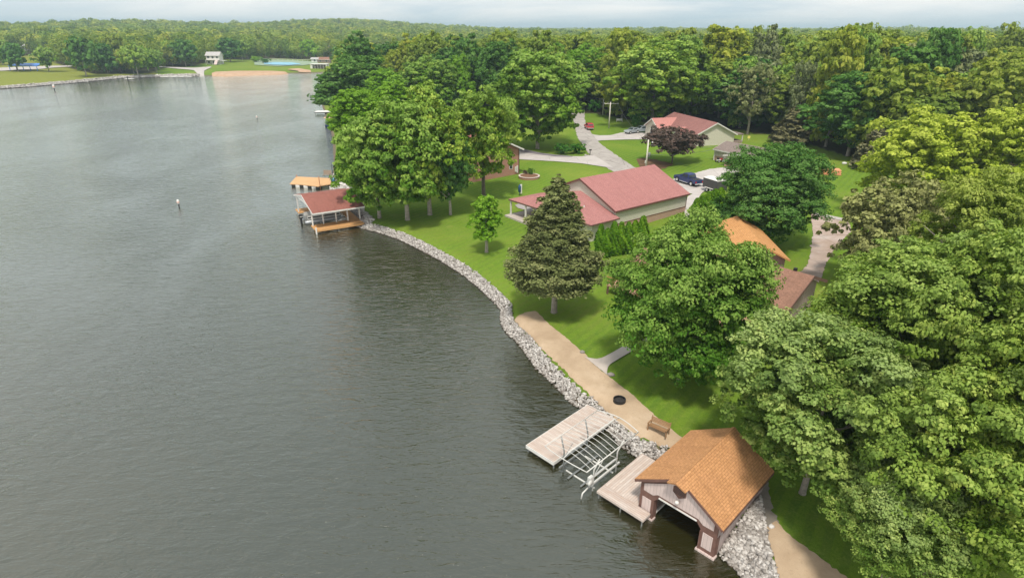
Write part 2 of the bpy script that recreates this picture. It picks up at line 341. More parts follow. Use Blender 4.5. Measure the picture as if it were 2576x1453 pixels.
# ------------------------------------------------------------------ mesh helpers
class MB:
    def __init__(s): s.v = []; s.f = []
    def add(s, vs, fs):
        n = len(s.v); s.v += [tuple(p) for p in vs]; s.f += [tuple(i+n for i in f) for f in fs]; return s
    def box(s, x0, x1, y0, y1, z0, z1):
        return s.add([(x0,y0,z0),(x1,y0,z0),(x1,y1,z0),(x0,y1,z0),(x0,y0,z1),(x1,y0,z1),(x1,y1,z1),(x0,y1,z1)],
                     [(0,3,2,1),(4,5,6,7),(0,1,5,4),(1,2,6,5),(2,3,7,6),(3,0,4,7)])
    def extr(s, pts, vec):
        pts = [Vector(p) for p in pts]; n = len(pts); v = Vector(vec)
        nn = Vector((0, 0, 0))
        for i in range(n): nn += (pts[i]-pts[0]).cross(pts[(i+1) % n]-pts[0])
        if nn.dot(v) > 0: pts = pts[::-1]
        return s.add([tuple(p) for p in pts]+[tuple(p+v) for p in pts],
                     [tuple(range(n)), tuple(range(2*n-1, n-1, -1))]+[(i, i+n, (i+1) % n+n, (i+1) % n) for i in range(n)])
    def tube(s, pts, r, n=8, caps=True):
        pts = [Vector(p) for p in pts]; rs = r if isinstance(r, (list, tuple)) else [r]*len(pts)
        vs = []; fs = []; prev = None
        for i, p in enumerate(pts):
            d = (pts[min(i+1, len(pts)-1)]-pts[max(i-1, 0)]).normalized()
            a = prev if prev is not None else (Vector((0, 0, 1)) if abs(d.z) < .9 else Vector((1, 0, 0)))
            x = (a-d*a.dot(d)).normalized(); y = d.cross(x); prev = x
            for j in range(n):
                t = 2*math.pi*j/n; vs.append(p+(x*math.cos(t)+y*math.sin(t))*rs[i])
        for i in range(len(pts)-1):
            for j in range(n):
                fs.append((i*n+j, i*n+(j+1) % n, (i+1)*n+(j+1) % n, (i+1)*n+j))
        if caps: fs += [tuple(range(n-1, -1, -1)), tuple(range((len(pts)-1)*n, len(pts)*n))]
        return s.add(vs, fs)
    def lathe(s, prof, n=16, c=(0, 0, 0), axis='z'):
        vs = []; fs = []
        for r, z in prof:
            for j in range(n):
                t = 2*math.pi*j/n; p = (r*math.cos(t), r*math.sin(t), z)
                if axis == 'y': p = (p[0], p[2], p[1])
                if axis == 'x': p = (p[2], p[0], p[1])
                vs.append((p[0]+c[0], p[1]+c[1], p[2]+c[2]))
        m = len(prof)
        for i in range(m-1):
            for j in range(n): fs.append((i*n+j, i*n+(j+1) % n, (i+1)*n+(j+1) % n, (i+1)*n+j))
        fs += [tuple(range(n-1, -1, -1)), tuple(range((m-1)*n, m*n))]
        return s.add(vs, fs)
    def build(s, name, m, parent=None, smooth_=False, bevel=0.):
        me = bpy.data.meshes.new(name); me.from_pydata([tuple(v) for v in s.v], [], s.f); me.update()
        uv = me.uv_layers.new(name='UVMap')
        for p in me.polygons:
            n = p.normal; t = Vector((0, 0, 1)).cross(n)
            t = Vector((1, 0, 0)) if t.length < 1e-3 else t.normalized()
            b = n.cross(t)
            for li in p.loop_indices:
                c = me.vertices[me.loops[li].vertex_index].co; uv.data[li].uv = (c.dot(t), c.dot(b))
        if smooth_:
            for p in me.polygons: p.use_smooth = True
        me.materials.append(m)
        o = bpy.data.objects.new(name, me); sc.collection.objects.link(o)
        if parent: o.parent = parent
        if bevel:
            q = o.modifiers.new('edge', 'BEVEL'); q.width = bevel; q.segments = 2; q.limit_method = 'ANGLE'
        return o
def B(x0, x1, y0, y1, z0, z1): return MB().box(x0, x1, y0, y1, z0, z1)
def tag(o, label=None, cat=None, group=None, kind=None):
    if label: o['label'] = label
    if cat: o['category'] = cat
    if group: o['group'] = group
    if kind: o['kind'] = kind
    return o
def thing(name, label, cat, loc=(0, 0, 0), rz=0., group=None):
    o = bpy.data.objects.new(name, None); sc.collection.objects.link(o); o.empty_display_size = .3
    o.location = loc; o.rotation_euler = (0, 0, rz); return tag(o, label, cat, group)
def copy_tree(o, parent=None):
    c = o.copy(); sc.collection.objects.link(c); c.parent = parent
    for ch in list(o.children): copy_tree(ch, c)
    return c
def npmesh(name, V, Fq, m, attrs=None, smooth_=False, link=True):
    me = bpy.data.meshes.new(name); nf, k = Fq.shape
    me.vertices.add(len(V)); me.vertices.foreach_set('co', V.astype(np.float32).ravel())
    me.loops.add(nf*k); me.loops.foreach_set('vertex_index', Fq.astype(np.int32).ravel())
    me.polygons.add(nf); me.polygons.foreach_set('loop_start', np.arange(0, nf*k, k, dtype=np.int32))
    try: me.polygons.foreach_set('loop_total', np.full(nf, k, dtype=np.int32))
    except Exception: pass
    if smooth_: me.polygons.foreach_set('use_smooth', np.ones(nf, dtype=bool))
    for a, arr in (attrs or {}).items():
        at = me.attributes.new(a, 'FLOAT', 'POINT'); at.data.foreach_set('value', arr.astype(np.float32))
    me.update(calc_edges=True); me.materials.append(m)
    if not link: return me
    o = bpy.data.objects.new(name, me); sc.collection.objects.link(o); return o

# ------------------------------------------------------------------ where the woods stand (world positions)
BN = [(1060,250),(1160,283),(1300,300),(1440,283),(1500,287),(1600,304),(1650,312),(1870,326),(1900,338),(2000,344),(2060,372),(2150,398),(2200,418),(2400,440),(2600,500),(2900,640),(3500,900)]
BF = [(-900,190),(-200,172),(0,160),(60,140),(110,140),(150,163),(200,178),(240,186),(300,187),(380,184),(412,170),(480,168),(520,158),(570,150),(640,150),(700,148),(780,150),(840,150),(880,158),(940,149),(1020,149),(1060,160)]
def prv(x, y, z):
    d0 = x; d1 = y; d2 = z-H
    q = d1*fwd[1]+d2*fwd[2]+d0*fwd[0]; q = np.where(q < 1e-3, 1e-3, q)
    return CX+F*(d0*RX[0]+d1*RX[1]+d2*RX[2])/q, CY-F*(d0*RY[0]+d1*RY[1]+d2*RY[2])/q
def woodmask(x, y, z=None):
    if z is None: z = height(x, y)
    px, py = prv(x, y, z)
    nb = np.interp(px, *zip(*BN)); fb = np.interp(px, *zip(*BF))
    near = (px > 1060) & (py < nb)
    far = (px <= 1060) & (py < fb)
    pen = (px > 860) & (px <= 1100) & (py > 203) & (py < 262)
    side = (y < 60) & (x > 60)
    return (near | far | pen | side | (y < 5)) & (y > -1e9)

# ------------------------------------------------------------------ ground, water
na, nd = 640, 430
ang = np.linspace(R_(-88), R_(88), na); rad = 11*np.exp(np.linspace(0, math.log(9000/11), nd))
AA, RR = np.meshgrid(ang, rad); X = (RR*np.sin(AA)).ravel(); Y = (RR*np.cos(AA)).ravel()
Z = height(X, Y)
ii, jj = np.meshgrid(np.arange(nd-1), np.arange(na-1), indexing='ij'); q0 = (ii*na+jj).ravel()
Fq = np.stack([q0, q0+1, q0+na+1, q0+na], 1)
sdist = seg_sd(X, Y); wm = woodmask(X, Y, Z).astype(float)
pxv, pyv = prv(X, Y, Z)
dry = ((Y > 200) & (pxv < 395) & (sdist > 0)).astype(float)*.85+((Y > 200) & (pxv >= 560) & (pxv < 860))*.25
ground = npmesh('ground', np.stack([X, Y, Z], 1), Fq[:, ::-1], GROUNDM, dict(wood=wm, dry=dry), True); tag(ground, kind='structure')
n = 96; v = [(0, 0, 0)]; f = []
rr = [30, 120, 500, 2000, 9500]
vv = []
for r0 in rr:
    for j in range(n): vv.append((r0*math.cos(2*math.pi*j/n), r0*math.sin(2*math.pi*j/n), 0))
m_ = MB(); m_.v = vv; m_.f = [tuple(range(n))]+[(i*n+j, (i+1)*n+j, (i+1)*n+(j+1) % n, i*n+(j+1) % n) for i in range(len(rr)-1) for j in range(n)]
water = m_.build('water', WATERM); tag(water, kind='structure')

def resamp(pts, k):
    pts = np.array(pts, float); d = np.r_[0, np.cumsum(np.hypot(*np.diff(pts, axis=0).T))]
    t = np.linspace(0, d[-1], k); return np.stack([np.interp(t, d, pts[:, 0]), np.interp(t, d, pts[:, 1])], 1)
def sheet(name, left, right, m, lift=.04, nl=60, nw=8, kind='structure', jit=0.):
    l = resamp([G(*p)[:2] for p in left], nl); r = resamp([G(*p)[:2] for p in right], nl)
    t = np.linspace(0, 1, nw)[None, :, None]; P = l[:, None, :]*(1-t)+r[:, None, :]*t
    if jit:
        rg = np.random.RandomState(5); P[:, 0] += rg.randn(nl, 2)*jit; P[:, -1] += rg.randn(nl, 2)*jit
    x = P[..., 0].ravel(); y = P[..., 1].ravel(); z = height(x, y)+lift
    i, j = np.meshgrid(np.arange(nl-1), np.arange(nw-1), indexing='ij'); a = (i*nw+j).ravel()
    fq = np.stack([a, a+1, a+nw+1, a+nw], 1)
    V = np.stack([x, y, z], 1)
    e1 = V[fq[0, 1]]-V[fq[0, 0]]; e2 = V[fq[0, 3]]-V[fq[0, 0]]
    if np.cross(e1, e2)[2] < 0: fq = fq[:, ::-1]
    o = npmesh(name, V, fq, m, None, True); return tag(o, kind=kind)
# sandy strip, path, bottom-right sand, silt behind the near boathouse
sheet('sand_strip', [(1318,788),(1293,806),(1311,826),(1333,848),(1373,889),(1419,932),(1460,972),(1497,1010),(1522,1036),(1548,1060),(1580,1086),(1605,1102),(1640,1113),(1690,1128),(1760,1160)],
      [(1320,786),(1347,782),(1360,794),(1376,811),(1437,860),(1474,893),(1490,914),(1523,941),(1560,968),(1590,993),(1633,1033),(1672,1066),(1708,1096),(1740,1110),(1820,1150)], SAND, .05, 90, 10, jit=.04)
sheet('garden_path', [(1470,898),(1486,902),(1500,904),(1515,901),(1540,888),(1578,866),(1640,832)], [(1527,944),(1527,935),(1529,925),(1535,917),(1556,904),(1590,884),(1655,846)], CONC, .09, 40, 5)
sheet('sand_patch', [(1923,1330),(1932,1368),(1948,1405),(1953,1440),(1975,1500),(2020,1600)], [(1950,1310),(1990,1350),(2060,1400),(2130,1453),(2200,1510),(2330,1620)], SAND, .05, 40, 8, jit=.04)
sheet('silt_patch', [(1900,1200),(1885,1260),(1880,1300),(1905,1315),(1925,1335)], [(1930,1200),(1935,1240),(1945,1285),(1955,1305),(1960,1318)], SILT, .046, 20, 6, jit=.05)
# roads and drives
sheet('road', [(1440,262),(1436,283),(1441,300),(1446,317),(1452,343),(1463,362),(1475,381),(1500,402),(1530,425),(1570,448),(1640,480)], [(1474,262),(1470,281),(1471,296),(1473,311),(1489,337),(1504,356),(1519,369),(1536,381),(1565,401),(1595,420),(1680,462)], ROAD, .06, 110, 8, jit=.09)
sheet('brick_house_drive', [(1280,372),(1314,376.5),(1360,387),(1422,393.5),(1463,394.5),(1492,390)], [(1280,400),(1311,402),(1400,407),(1463,412),(1522,421),(1545,424)], DRIVE, .10, 40, 8)
sheet('asphalt_patch', [(1308,375),(1330,379),(1360,386),(1400,391),(1440,394)], [(1308,384),(1330,386),(1360,390.5),(1400,395.5),(1440,396)], DARKDRIVE, .14, 24, 4)
sheet('cream_house_drive', [(1490,339),(1507,341.5),(1536,341),(1563,334.5),(1590,333),(1640,337),(1670,341)], [(1503,355.5),(1515,354),(1539,353),(1570,352),(1604,351.5),(1650,352),(1680,353)], DRIVE, .10, 36, 6)
sheet('garage_drive', [(1640,470),(1690,452),(1738,439),(1765,431),(1786,426),(1822,421.5),(1850,420)], [(1690,485),(1728,487),(1755,489),(1775,479),(1800,468),(1837,443),(1870,430)], DRIVE, .07, 70, 10, jit=.08)
sheet('barn_side_drive', [(1748,486),(1730,495),(1726,510),(1722,532),(1720,560)], [(1780,476),(1765,487),(1750,510),(1735,536),(1730,560)], DRIVE, .11, 24, 5)
sheet('parking_pad', [(2040,537),(2042,560),(2045,588),(2038,640),(2030,672),(2005,690)], [(2120,550),(2136,560),(2140,584),(2100,625),(2080,660),(2062,712)], PADM, .07, 60, 10, jit=.07)
sheet('pad_edge_strip', [(2045,536),(2064,539.5),(2090,544),(2119,550)], [(2045,541),(2064,545),(2090,550),(2117,556)], DRIVE, .12, 20, 3)
sheet('mulch_bed', [(1600,400),(1620,398),(1650,402),(1690,412)], [(1612,425),(1640,428),(1670,425),(1695,415)], mk_sand('mulch_ground', (.10, .06, .035), (.14, .085, .05), (.17, .10, .06)), .06, 16, 6, jit=.15)
# far shore
sheet('far_beach', [(533,186),(542,182.4),(608,180.2),(683,180.2),(713,183),(735,184.4)], [(533,189.6),(563,190.6),(600,189.6),(638,188.2),(713,186),(735,184.6)], BEACH, .5, 60, 10)
sheet('far_sand_patch', [(725,176),(752,174),(782,179)], [(725,177),(752,181),(782,180.5)], BEACH, .6, 20, 6)
sheet('boat_ramp', [(401,167.6),(427,170),(486,171.6),(530,168.6),(533,169.6),(514,179),(513,191.5)], [(401,170),(434,173),(470,176),(488,178),(494,184),(500,189),(503,192)], DRIVE, .3, 50, 5)
sheet('far_shore_road', [(-300,182),(0,171.5),(99,168),(140,166.5),(182,166)], [(-300,192),(0,179.5),(99,175),(140,171),(182,168.5)], DRIVE, .3, 40, 4)
sheet('sports_court', [(640,152),(700,151),(770,154.5),(800,158)], [(640,164),(700,168),(760,166),(800,160)], COURTG, .3, 30, 5)
sheet('sports_court_surface', [(664,160),(690,158.2),(734,159),(756,162)], [(664,163),(690,165.3),(727,165.9),(756,163.4)], COURTB, .6, 24, 4)
sheet('picnic_terrace', [(822,168),(840,168),(858,170),(880,170)], [(822,173.5),(840,174),(858,175),(880,173)], DRIVE, .3, 12, 4)

# ------------------------------------------------------------------ riprap
ICO = None
def ico():
    t = (1+5**.5)/2
    V = np.array([(-1,t,0),(1,t,0),(-1,-t,0),(1,-t,0),(0,-1,t),(0,1,t),(0,-1,-t),(0,1,-t),(t,0,-1),(t,0,1),(-t,0,-1),(-t,0,1)], float)/1.9
    Fc = np.array([(0,11,5),(0,5,1),(0,1,7),(0,7,10),(0,10,11),(1,5,9),(5,11,4),(11,10,2),(10,7,6),(7,1,8),(3,9,4),(3,4,2),(3,2,6),(3,6,8),(3,8,9),(4,9,5),(2,4,11),(6,2,10),(8,6,7),(9,8,1)])
    return V, Fc
def rocks(name, pts, sizes, seed, flat=.6):
    rg = np.random.RandomState(seed); V0, F0 = ico(); n = len(pts)
    V = V0[None]*(1+.42*rg.randn(n, 12, 1)*.6)
    V = V+.12*rg.randn(n, 12, 3)
    sc_ = np.stack([.8+.5*rg.rand(n), .6+.4*rg.rand(n), flat*(.6+.6*rg.rand(n))], 1)
    V = V*sc_[:, None, :]
    # random rotation
    a = rg.rand(n)*6.28; b = rg.randn(n)*.5; ca, sa, cb_, sb = np.cos(a), np.sin(a), np.cos(b), np.sin(b)
    x = V[..., 0]*cb_[:, None]+V[..., 2]*sb[:, None]; z = -V[..., 0]*sb[:, None]+V[..., 2]*cb_[:, None]; y = V[..., 1]
    V = np.stack([x*ca[:, None]-y*sa[:, None], x*sa[:, None]+y*ca[:, None], z], 2)*sizes[:, None, None]+pts[:, None, :]
    Fc = (F0[None]+12*np.arange(n)[:, None, None]).reshape(-1, 3)
    tint = np.repeat(np.clip(rg.beta(2.5, 1.6, n), 0, 1), 12)
    o = npmesh(name, V.reshape(-1, 3), Fc, ROCKM, dict(tint=tint)); tag(o, kind='stuff'); return o
def shore_pts(i0, i1, n, s0, s1, rg):
    P = LP[i0:i1+1]; seg = np.diff(P, axis=0); d = np.hypot(seg[:, 0], seg[:, 1]); cum = np.r_[0, np.cumsum(d)]
    t = rg.rand(n)*cum[-1]; k = np.clip(np.searchsorted(cum, t)-1, 0, len(seg)-1)
    f_ = (t-cum[k])/d[k]; base = P[k]+seg[k]*f_[:, None]
    nrm = np.stack([seg[k][:, 1], -seg[k][:, 0]], 1)/d[k][:, None]
    off = s0+(s1-s0)*rg.rand(n)
    q1 = base+nrm*off[:, None]; sgn = np.sign(seg_sd(q1[:, 0], q1[:, 1])*off); sgn[sgn == 0] = 1
    q = base+nrm*(off*sgn)[:, None]; return q
rg = np.random.RandomState(3)
iA = shore.index((915,574)); 
q = shore_pts(0, iA, 11500, -.40, .78, rg)
SANDPX = [(1318,788),(1300,806),(1314,826),(1336,848),(1376,889),(1422,932),(1463,972),(1500,1010),(1525,1036),(1551,1060),(1583,1086),(1608,1102),(1643,1113),(1693,1128),(1763,1160),(1820,1150),(1708,1096),(1590,993),(1474,893),(1347,782)]
def inpoly(x, y, P_):
    k = np.zeros(np.shape(x), bool)
    for i in range(len(P_)):
        a, b = P_[i], P_[(i+1) % len(P_)]
        if a[1] != b[1]: k ^= ((a[1] > y) != (b[1] > y)) & (x < (b[0]-a[0])*(y-a[1])/(b[1]-a[1])+a[0])
    return k
ppx, ppy = prv(q[:, 0], q[:, 1], height(q[:, 0], q[:, 1])+.1)
q = q[~inpoly(ppx, ppy, SANDPX)]
# keep rocks out of the boathouse slip
c_, s_ = math.cos(-.784), math.sin(-.784); la = (q[:, 0]-8.05)*c_+(q[:, 1]-28.39)*s_; lb = -(q[:, 0]-8.05)*s_+(q[:, 1]-28.39)*c_
q = q[~((la > .1) & (la < 5.2) & (lb > -.5) & (lb < 6.2))]
sz = .06+.17*rg.beta(1.4, 3.4, len(q)); z = height(q[:, 0], q[:, 1]); z = np.maximum(z, -.10)+.10+.12*rg.rand(len(q))
rocks('riprap', np.stack([q[:, 0], q[:, 1], z], 1), sz, 4)
# wider bank of rock at the right wall of the near boathouse
poly = np.array([G(*p)[:2] for p in [(1808,1381),(1830,1345),(1860,1305),(1885,1265),(1893,1235),(1905,1210),(1915,1262),(1926,1330),(1932,1368),(1953,1440),(1975,1500),(2020,1600),(1905,1520),(1882,1453),(1871,1433),(1840,1408)]])
lo, hi = poly.min(0), poly.max(0); q = lo+(hi-lo)*rg.rand(9000, 2); ins = np.zeros(len(q), bool)
for i in range(len(poly)):
    a, b = poly[i], poly[(i+1) % len(poly)]
    if a[1] != b[1]: ins ^= ((a[1] > q[:, 1]) != (b[1] > q[:, 1])) & (q[:, 0] < (b[0]-a[0])*(q[:, 1]-a[1])/(b[1]-a[1])+a[0])
q = q[ins]; la = (q[:, 0]-8.05)*c_+(q[:, 1]-28.39)*s_; q = q[la > 5.25][:3800]
z = np.maximum(height(q[:, 0], q[:, 1]), -.1)+.05+.08*rg.rand(len(q))
rocks('riprap', np.stack([q[:, 0], q[:, 1], z], 1), .07+.16*rg.beta(1.6, 3, len(q)), 5)
# rocks past the covered slip and on the far shore
i1, i2 = shore.index((885,520)), shore.index((838,440))
q = shore_pts(iA, i2, 2500, -.5, 1.6, rg); c2, s2 = math.cos(.539), math.sin(.539); la = (q[:, 0]+30.34)*c2+(q[:, 1]-85.25)*s2; lb = -(q[:, 0]+30.34)*s2+(q[:, 1]-85.25)*c2
q = q[~((la > -.5) & (la < 6.5) & (lb > .2) & (lb < 8.4))]
rocks('riprap', np.stack([q[:, 0], q[:, 1], np.maximum(height(q[:, 0], q[:, 1]), -.1)+.15], 1), .14+.22*rg.rand(len(q)), 6)
i3 = shore.index((501,191.6)); q = shore_pts(i3, len(shore)-3, 5000, -.5, 1.3, rg)
rocks('far_riprap', np.stack([q[:, 0], q[:, 1], np.maximum(height(q[:, 0], q[:, 1]), 0)+.3], 1), .3+.4*rg.rand(len(q)), 7, .5)

# ------------------------------------------------------------------ foliage
def cards(C, Nrm, size, rg, asp=1.):
    """small leaf quads at C facing Nrm"""
    n = len(C); Nn = Nrm/np.maximum(np.linalg.norm(Nrm, axis=1, keepdims=True), 1e-6)
    a = rg.randn(n, 3); u = a-Nn*(a*Nn).sum(1, keepdims=True); u /= np.maximum(np.linalg.norm(u, axis=1, keepdims=True), 1e-6)
    v = np.cross(Nn, u); s_ = (size*(.65+.7*rg.rand(n)))[:, None] if np.isscalar(size) else (size*(.65+.7*rg.rand(n)))[:, None]
    fold = Nn*s_*.18
    V = np.stack([C-u*s_*asp*.6, C-v*s_*.42+fold, C+u*s_*asp*.6, C+v*s_*.42+fold], 1)
    return V.reshape(-1, 3), np.arange(4*n).reshape(n, 4)
def crown_mesh(name, seed, R=5., Ht=9., nleaf=20000, leaf=.3, nl=46, nsub=14, shape='round', up=.45, raggedness=.12, sparse=0.):
    rg = np.random.RandomState(seed)
    # lobes (branch masses) through the crown
    P = []; rad_ = []
    kx, ky = rg.rand()*6, rg.rand()*6
    for i in range(nl):
        t = (i+.5)/nl; z = 1-2*t; ph = i*2.39996+rg.rand()*.9
        rr_ = math.sqrt(max(0, 1-z*z))
        f_ = (.68+.24*rg.rand()) if i % 4 else (.3+.35*rg.rand())
        if shape == 'oval': prof = 1.
        elif shape == 'round': prof = 1.
        elif shape == 'umbrella': prof = 1.1 if z > -.2 else .75
        elif shape == 'cone': prof = 1.15-.55*(z+1)/2
        else: prof = 1
        rag = 1+raggedness*(math.sin(3*ph+kx)+.7*math.sin(5*ph+ky+3*z))
        P.append((rr_*math.cos(ph)*f_*prof*rag*R, rr_*math.sin(ph)*f_*prof*rag*R, (z*f_*(.95+.1*rg.rand())+0.03)*Ht/2))
        rad_.append(R*(.22+.16*rg.rand())*math.sqrt(46./nl)**1.15)
    P = np.array(P); rad_ = np.array(rad_)
    # tufts on each lobe
    m = nl*nsub; d = rg.randn(m, 3); d /= np.linalg.norm(d, axis=1, keepdims=True); d[:, 2] = np.where(d[:, 2] < -.35, -d[:, 2], d[:, 2])
    li = np.repeat(np.arange(nl), nsub); TC = P[li]+d*rad_[li][:, None]*np.array([1, 1, .8])*(.75+.45*rg.rand(m, 1))
    if sparse: keep = rg.rand(m) > sparse; TC = TC[keep]; d = d[keep]; li = li[keep]; m = len(TC)
    tr = rad_[li]*(.17+.19*rg.rand(m)); tt = rg.rand(m)
    k = rg.randint(0, m, nleaf); e_ = rg.randn(nleaf, 3); e_ /= np.linalg.norm(e_, axis=1, keepdims=True)
    rr2 = (.55+.5*rg.rand(nleaf))[:, None]
    C = TC[k]+e_*tr[k][:, None]*rr2*np.array([1.3, 1.3, .62])
    nrm = e_*.55+d[k]*.45+np.array([0, 0, up])+rg.randn(nleaf, 3)*.38
    V, Fc = cards(C, nrm, leaf, rg)
    tint = np.clip(.45*tt[k]+.28*rg.rand(nleaf)+.20*rg.rand(nl)[li[k]]+.04, 0, 1)
    rel = np.sqrt((C[:, 0]/R)**2+(C[:, 1]/R)**2+(C[:, 2]/(Ht/2))**2)
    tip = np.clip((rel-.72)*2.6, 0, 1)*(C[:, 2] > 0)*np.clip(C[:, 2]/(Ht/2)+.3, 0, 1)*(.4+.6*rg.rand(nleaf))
    V[:, 2] -= V[:, 2].min()
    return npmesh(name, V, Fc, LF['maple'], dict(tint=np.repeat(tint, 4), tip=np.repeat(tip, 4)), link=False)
def conifer_mesh(name, seed, R=4., Ht=12., nlev=26, leaf=.28, per=260, droop=.35, fill=1.):
    rg = np.random.RandomState(seed); Cs = []; Ns = []; T = []; TP = []
    for i in range(nlev):
        t = i/(nlev-1); z = Ht*(.02+.98*t); Rz = R*((1-t)**.66)*(.82+.3*rg.rand())+.12
        if t < .22: Rz *= .62+t*1.75
        nb = max(4, int(11*(1-t)+4))
        for j in range(nb):
            ph = 2*math.pi*(j+rg.rand()*.7)/nb+i*1.3; Lb = Rz*(.62+.55*rg.rand()); n = int(per*(Lb/R)*fill)+12
            s_ = rg.rand(n)**.6; w_ = (.14+.16*(1-s_))*Lb*rg.randn(n)*.75
            x = s_*Lb; zz = z-droop*Lb*s_**1.4+.10*Lb*(s_ > .8)*(s_-.8)*5+rg.randn(n)*.07*Lb*.8-np.abs(w_)*.35
            c, s2_ = math.cos(ph), math.sin(ph)
            Cs.append(np.stack([x*c-w_*s2_, x*s2_+w_*c, zz], 1)); Ns.append(np.tile([c*.45, s2_*.45, .6], (n, 1))+rg.randn(n, 3)*.5)
            T.append(np.clip(.25+.35*rg.rand()+.35*rg.rand(n), 0, 1)); TP.append((s_ > .8)*.8)
    C = np.concatenate(Cs); V, Fc = cards(C, np.concatenate(Ns), leaf, rg, 1.3)
    return npmesh(name, V, Fc, LF['spruce'], dict(tint=np.repeat(np.concatenate(T), 4), tip=np.repeat(np.concatenate(TP), 4)), link=False)
def column_mesh(name, seed, R=.7, Ht=4.5, n=5000, leaf=.16):
    rg = np.random.RandomState(seed); t = rg.rand(n)**.85; ph = rg.rand(n)*6.283
    rr_ = R*np.power(np.sin(np.pi*np.clip(t*.80+.14, 0, 1)), .8)*(1-.35*t)*(1+.16*np.sin(ph*3+t*9)+.12*np.sin(ph*7+t*22))*(.72+.3*rg.rand(n))
    C = np.stack([rr_*np.cos(ph), rr_*np.sin(ph), t*Ht], 1)
    nr = np.stack([np.cos(ph), np.sin(ph), .35+0*ph], 1)+rg.randn(n, 3)*.35
    V, Fc = cards(C, nr, leaf, rg, 1.5)
    tint = np.clip(.5*rg.rand(n)+.25+.2*np.sin(ph*5+t*14), 0, 1)
    return npmesh(name, V, Fc, LF['cedar'], dict(tint=np.repeat(tint, 4), tip=np.zeros(4*n)), link=False)
def trunk_mesh(name, seed, Ht=6., r=.28, limbs=7, reach=3., zr=(.4, 1.), top=3.):
    rg = random.Random(seed); mb = MB()
    pts = [(0, 0, -.3), (.02, .01, .15), (.03, -.02, Ht*.35), (.08*rg.uniform(-1, 1), .1, Ht*.7), (.15*rg.uniform(-1, 1), .0, Ht), (.1, .1, Ht+top)]
    mb.tube(pts, [r*1.6, r*1.08, r*.92, r*.8, r*.6, r*.15], 9)
    for i in range(limbs):
        a = i*2.4+rg.random(); z = Ht*(zr[0]+(zr[1]-zr[0])*i/max(1, limbs-1)); l = reach*rg.uniform(.7, 1.1)
        c, s_ = math.cos(a), math.sin(a)
        mb.tube([(0, 0, z), (c*l*.35, s_*l*.35, z+l*.28), (c*l*.7, s_*l*.7, z+l*.62), (c*l, s_*l, z+l*.8)], [r*.42, r*.3, r*.2, r*.06], 6)
    o = mb.build(name, BARK, None, True); me = o.data; bpy.data.objects.remove(o); return me
P_NEAR = [crown_mesh('crown', 11, 5.5, 9.5, 105000, .155, 95, 22, 'round', .5, .12), crown_mesh('crown', 12, 5.5, 9.5, 120000, .155, 72, 34, 'round', .5, .02), crown_mesh('crown', 13, 5.5, 9.5, 90000, .155, 84, 20, 'umbrella', .5, .2, .1)]
P_MID = [crown_mesh('crown', 21+i, 5., 9., 34000, .25, 66+6*i, 15, s_, .45, .12) for i, s_ in enumerate(['oval', 'round', 'cone', 'umbrella'])]
P_SPARSE = crown_mesh('crown', 31, 5., 10., 9000, .36, 40, 12, 'oval', .3, .2, .45)
P_FAR = [crown_mesh('crown', 41+i, 5., 6.5, 7500, .50, 40, 10, s_, .5, .14) for i, s_ in enumerate(['oval', 'round', 'cone', 'umbrella', 'round', 'oval'])]
P_FTALL = [crown_mesh('crown', 141+i, 5., 12.5, 9500, .52, 46, 11, s_, .5, .16) for i, s_ in enumerate(['oval', 'round', 'cone', 'umbrella'])]
P_FAR2 = [crown_mesh('crown', 51+i, 5., 7., 2200, .95, 26, 7, s_, .5, .14) for i, s_ in enumerate(['oval', 'round', 'cone'])]
P_SPR = conifer_mesh('crown', 61, 4., 12., 34, .17, 560)
P_SPRF = conifer_mesh('crown', 62, 4., 12., 20, .5, 60)
P_PINE = conifer_mesh('crown', 63, 4., 8., 12, .34, 110, .05)
P_YOUNG = crown_mesh('crown', 64, 1.8, 4.6, 9000, .17, 40, 12, 'cone', .4, .08)
P_PURP = crown_mesh('crown', 65, 5., 5., 15000, .33, 46, 14, 'umbrella', .6, .14)
P_COL = [column_mesh('crown', 71+i) for i in range(3)]
P_BUSH = crown_mesh('crown', 81, 1., 1.3, 1600, .17, 18, 7, 'round', .5, .1)
T_STD = trunk_mesh('trunk', 1); T_FAR = trunk_mesh('trunk', 2, 6, .26, 3, 2.5); T_CON = trunk_mesh('trunk', 3, 6, .26, 0, 1, top=4.); T_BIG = trunk_mesh('trunk', 4, 6, .2, 9, 3.6)
def setmat(o, m):
    o.material_slots[0].link = 'OBJECT'; o.material_slots[0].material = m
DIM = {}
def mdim(me):
    if me.name not in DIM:
        a = np.empty(len(me.vertices)*3, np.float32); me.vertices.foreach_get('co', a); a = a.reshape(-1, 3)
        DIM[me.name] = (np.percentile(np.hypot(a[:, 0], a[:, 1]), 97), a[:, 2].max())
    return DIM[me.name]
def plant(name, label, cat, X_, Y_, z0, Rr, ztp, zbt, crown, trunk, mat_, rz=0., group=None, bark=None):
    t = thing(name, label, cat, (X_, Y_, z0), rz, group)
    c = bpy.data.objects.new('crown', crown); sc.collection.objects.link(c); c.parent = t
    r0, h0 = mdim(crown); k = Rr/r0; c.scale = (k, k, (ztp-zbt)/h0); c.location = (0, 0, zbt-z0); setmat(c, mat_)
    if trunk is not None:
        b = bpy.data.objects.new('trunk', trunk); sc.collection.objects.link(b); b.parent = t
        hh = max(.6, zbt-z0+.25*(ztp-zbt)); b.scale = (hh/6*.55+.45*k, hh/6*.55+.45*k, hh/6); setmat(b, bark or BARK)
    return t
